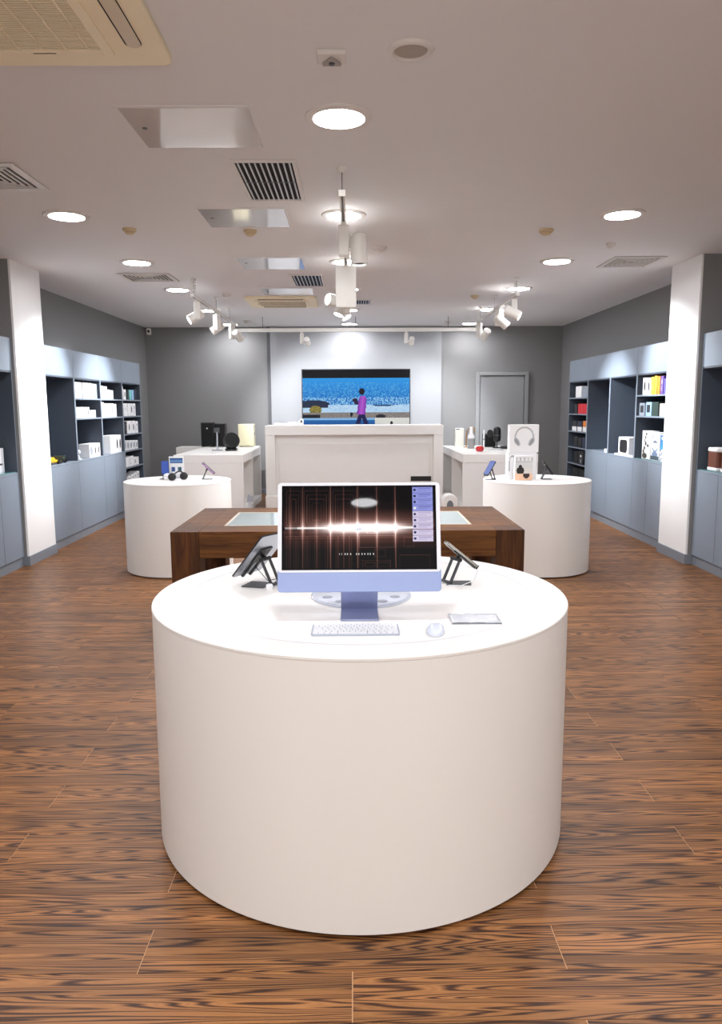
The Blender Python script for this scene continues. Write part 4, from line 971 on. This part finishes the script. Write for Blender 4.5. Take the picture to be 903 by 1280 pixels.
# right counter
t = thing('silver_case', 'tall silver case at the left end of the right counter', 'case', (1.79, 12.75, CL+.0003))
MB().box((-.075, -.05, 0), (.075, .05, .31)).build('shell', mat('satin_silver', (186, 184, 176), .4, metal=.4), t, .008)
MB().box((-.06, -.052, .285), (.0, -.0495, .3)).build('label_strip', INK, t)
GOLD = mat('gold_metal', (176, 138, 92), .3, metal=.8)
t = thing('gold_stand', 'gold arched stand between silver case and white bottle', 'stand', (1.875, 12.5, CL+.0003))
MB().lathe([(.05, 0), (.05, .012), (.01, .016)], seg=20).build('foot', GOLD, t)
MB().tube([(-.0, 0, .01), (-.0, 0, .2), (.01, 0, .27), (.05, 0, .32), (.1, 0, .33), (.13, 0, .3), (.135, 0, .24)], .011, 10).build('arch', GOLD, t)
t = thing('soda_bottle', 'white necked bottle on a grey cylinder, right counter', 'bottle', (1.90, 12.15, CL+.0003))
MB().lathe([(.055, 0), (.058, .006), (.058, .15), (.05, .155)], seg=28).build('grey_body', mat('bottle_grey', (160, 160, 160), .4), t)
MB().lathe([(.05, .1552), (.057, .17), (.052, .2), (.026, .245), (.022, .32), (.026, .335), (.018, .345)], seg=28).build('white_neck', BOXW, t)
t = thing('red_jar', 'small round red jar at the front of the right counter', 'jar', (1.90, 11.3, CL+.0003))
MB().lathe([(.035, 0), (.055, .012), (.062, .04), (.055, .068), (.03, .082), (.008, .086)], seg=28).build('jar_body', mat('red_gloss', (206, 26, 36), .25, coat=.6), t)
MB().lathe([(.0625, .038), (.0625, .043)], seg=28).build('seam', mat('dark_red', (120, 12, 20), .4), t)
t = thing('black_box_speaker', 'black square speaker behind the red jar', 'speaker', (2.27, 12.6, CL+.0003))
MB().box((-.1, -.09, 0), (.1, .09, .22)).build('cabinet', BLACK, t, .012)
MB().box((-.09, -.094, .012), (.09, -.0905, .208)).build('front_grille', FAB, t, .004)
t = thing('white_stick', 'thin white upright wand beside the red jar', 'wand', (2.09, 12.05, CL+.0003))
MB().lathe([(.03, 0), (.03, .01), (.014, .015), (.014, .29), (.01, .3)], seg=16).build('wand_body', BOXW, t)
MB().lathe([(.0145, .14), (.0145, .16)], seg=16).build('button_ring', INKG, t)
t = thing('microphone', 'black studio microphone on a stem, right counter', 'microphone', (2.33, 12.2, CL+.0003))
MB().lathe([(.07, 0), (.07, .012), (.02, .018)], seg=24).build('foot', BLACK, t)
MB().cyl((0, 0, .015), (0, 0, .13), .012, seg=12).build('stem', STEELD, t)
MB().lathe([(.03, .1), (.056, .12), (.062, .18), (.062, .27), (.054, .32), (.02, .345)], seg=24).build('capsule', BLACK, t)
MB().lathe([(.064, .2), (.064, .215)], seg=24).build('band', STEELD, t)
MB().prism([(x, y) for x, y in ell(-.12, .24, .05, .06)], .03, frame((0, -.01, 0), (1, 0, 0), (0, 0, 1))).build('pop_filter', BLACK, t, .004)
MB().tube([(-.01, -.02, .15), (-.06, -.02, .17), (-.11, -.02, .2)], .006, 8).build('filter_arm', BLACK, t)
t = thing('wireless_charger', 'flat black round charger beside the microphone', 'charger', (2.46, 12.0, CL+.0003))
MB().lathe([(.1, 0), (.115, .01), (.115, .035), (.105, .045)], seg=32).build('puck', BLACK, t)
MB().lathe([(.06, .0452), (.06, .0462), (.055, .0462)], seg=32).build('charge_ring', STEELD, t)
t = thing('charging_pad', 'thin pale tray before the black square speaker', 'tray', (2.2, 11.6, CL+.0003))
MB().prism(rrect(-.12, -.07, .12, .07, .02), .012).build('tray_body', mat('pale_tray', (206, 208, 212), .4), t, .003)
MB().prism(rrect(-.1, -.05, .1, .05, .015), .001, Matrix.Translation((0, 0, .0122))).build('tray_pad', INKG, t)
# white rounded device standing low beside the right counter and small tag on the left
t = thing('robot_vacuum_dock', 'white arched dock with a grey opening beside the right counter', 'dock', (1.305, 10.2, .0))
dome = [(-.11, 0), (-.11, .3)]+[(-.11*math.cos(R(k*15)), .3+.11*math.sin(R(k*15))) for k in range(1, 12)]+[(.11, .3), (.11, 0)]
MB().prism(dome, .22, frame((0, .11, 0), (1, 0, 0), (0, 0, 1))).build('shell', WHITE, t, .012)
inn = [(-.045, .03), (-.045, .26)]+[(-.045*math.cos(R(k*15))+.0, .26+.07*math.sin(R(k*15))) for k in range(1, 12)]+[(.045, .26), (.045, .03)]
MB().prism(inn, .003, frame((0, -.1115, 0), (1, 0, 0), (0, 0, 1))).build('opening', mat('grey_opening', (110, 114, 120), .6), t)
t = thing('folded_leaflet', 'small white folded leaflet holder low beside the left counter', 'leaflet', (-1.5, 10.7, 0))
MB().box((-.02, -.03, 0), (.02, .03, .25)).build('post', mat('leaflet_grey', (190, 192, 196), .5), t, .004)
MB().prism([(-.045, .25), (.045, .25), (.05, .33), (-.03, .36)], .02, frame((0, .01, 0), (1, 0, 0), (0, 0, 1))).build('leaflet', INKG, t, .002)
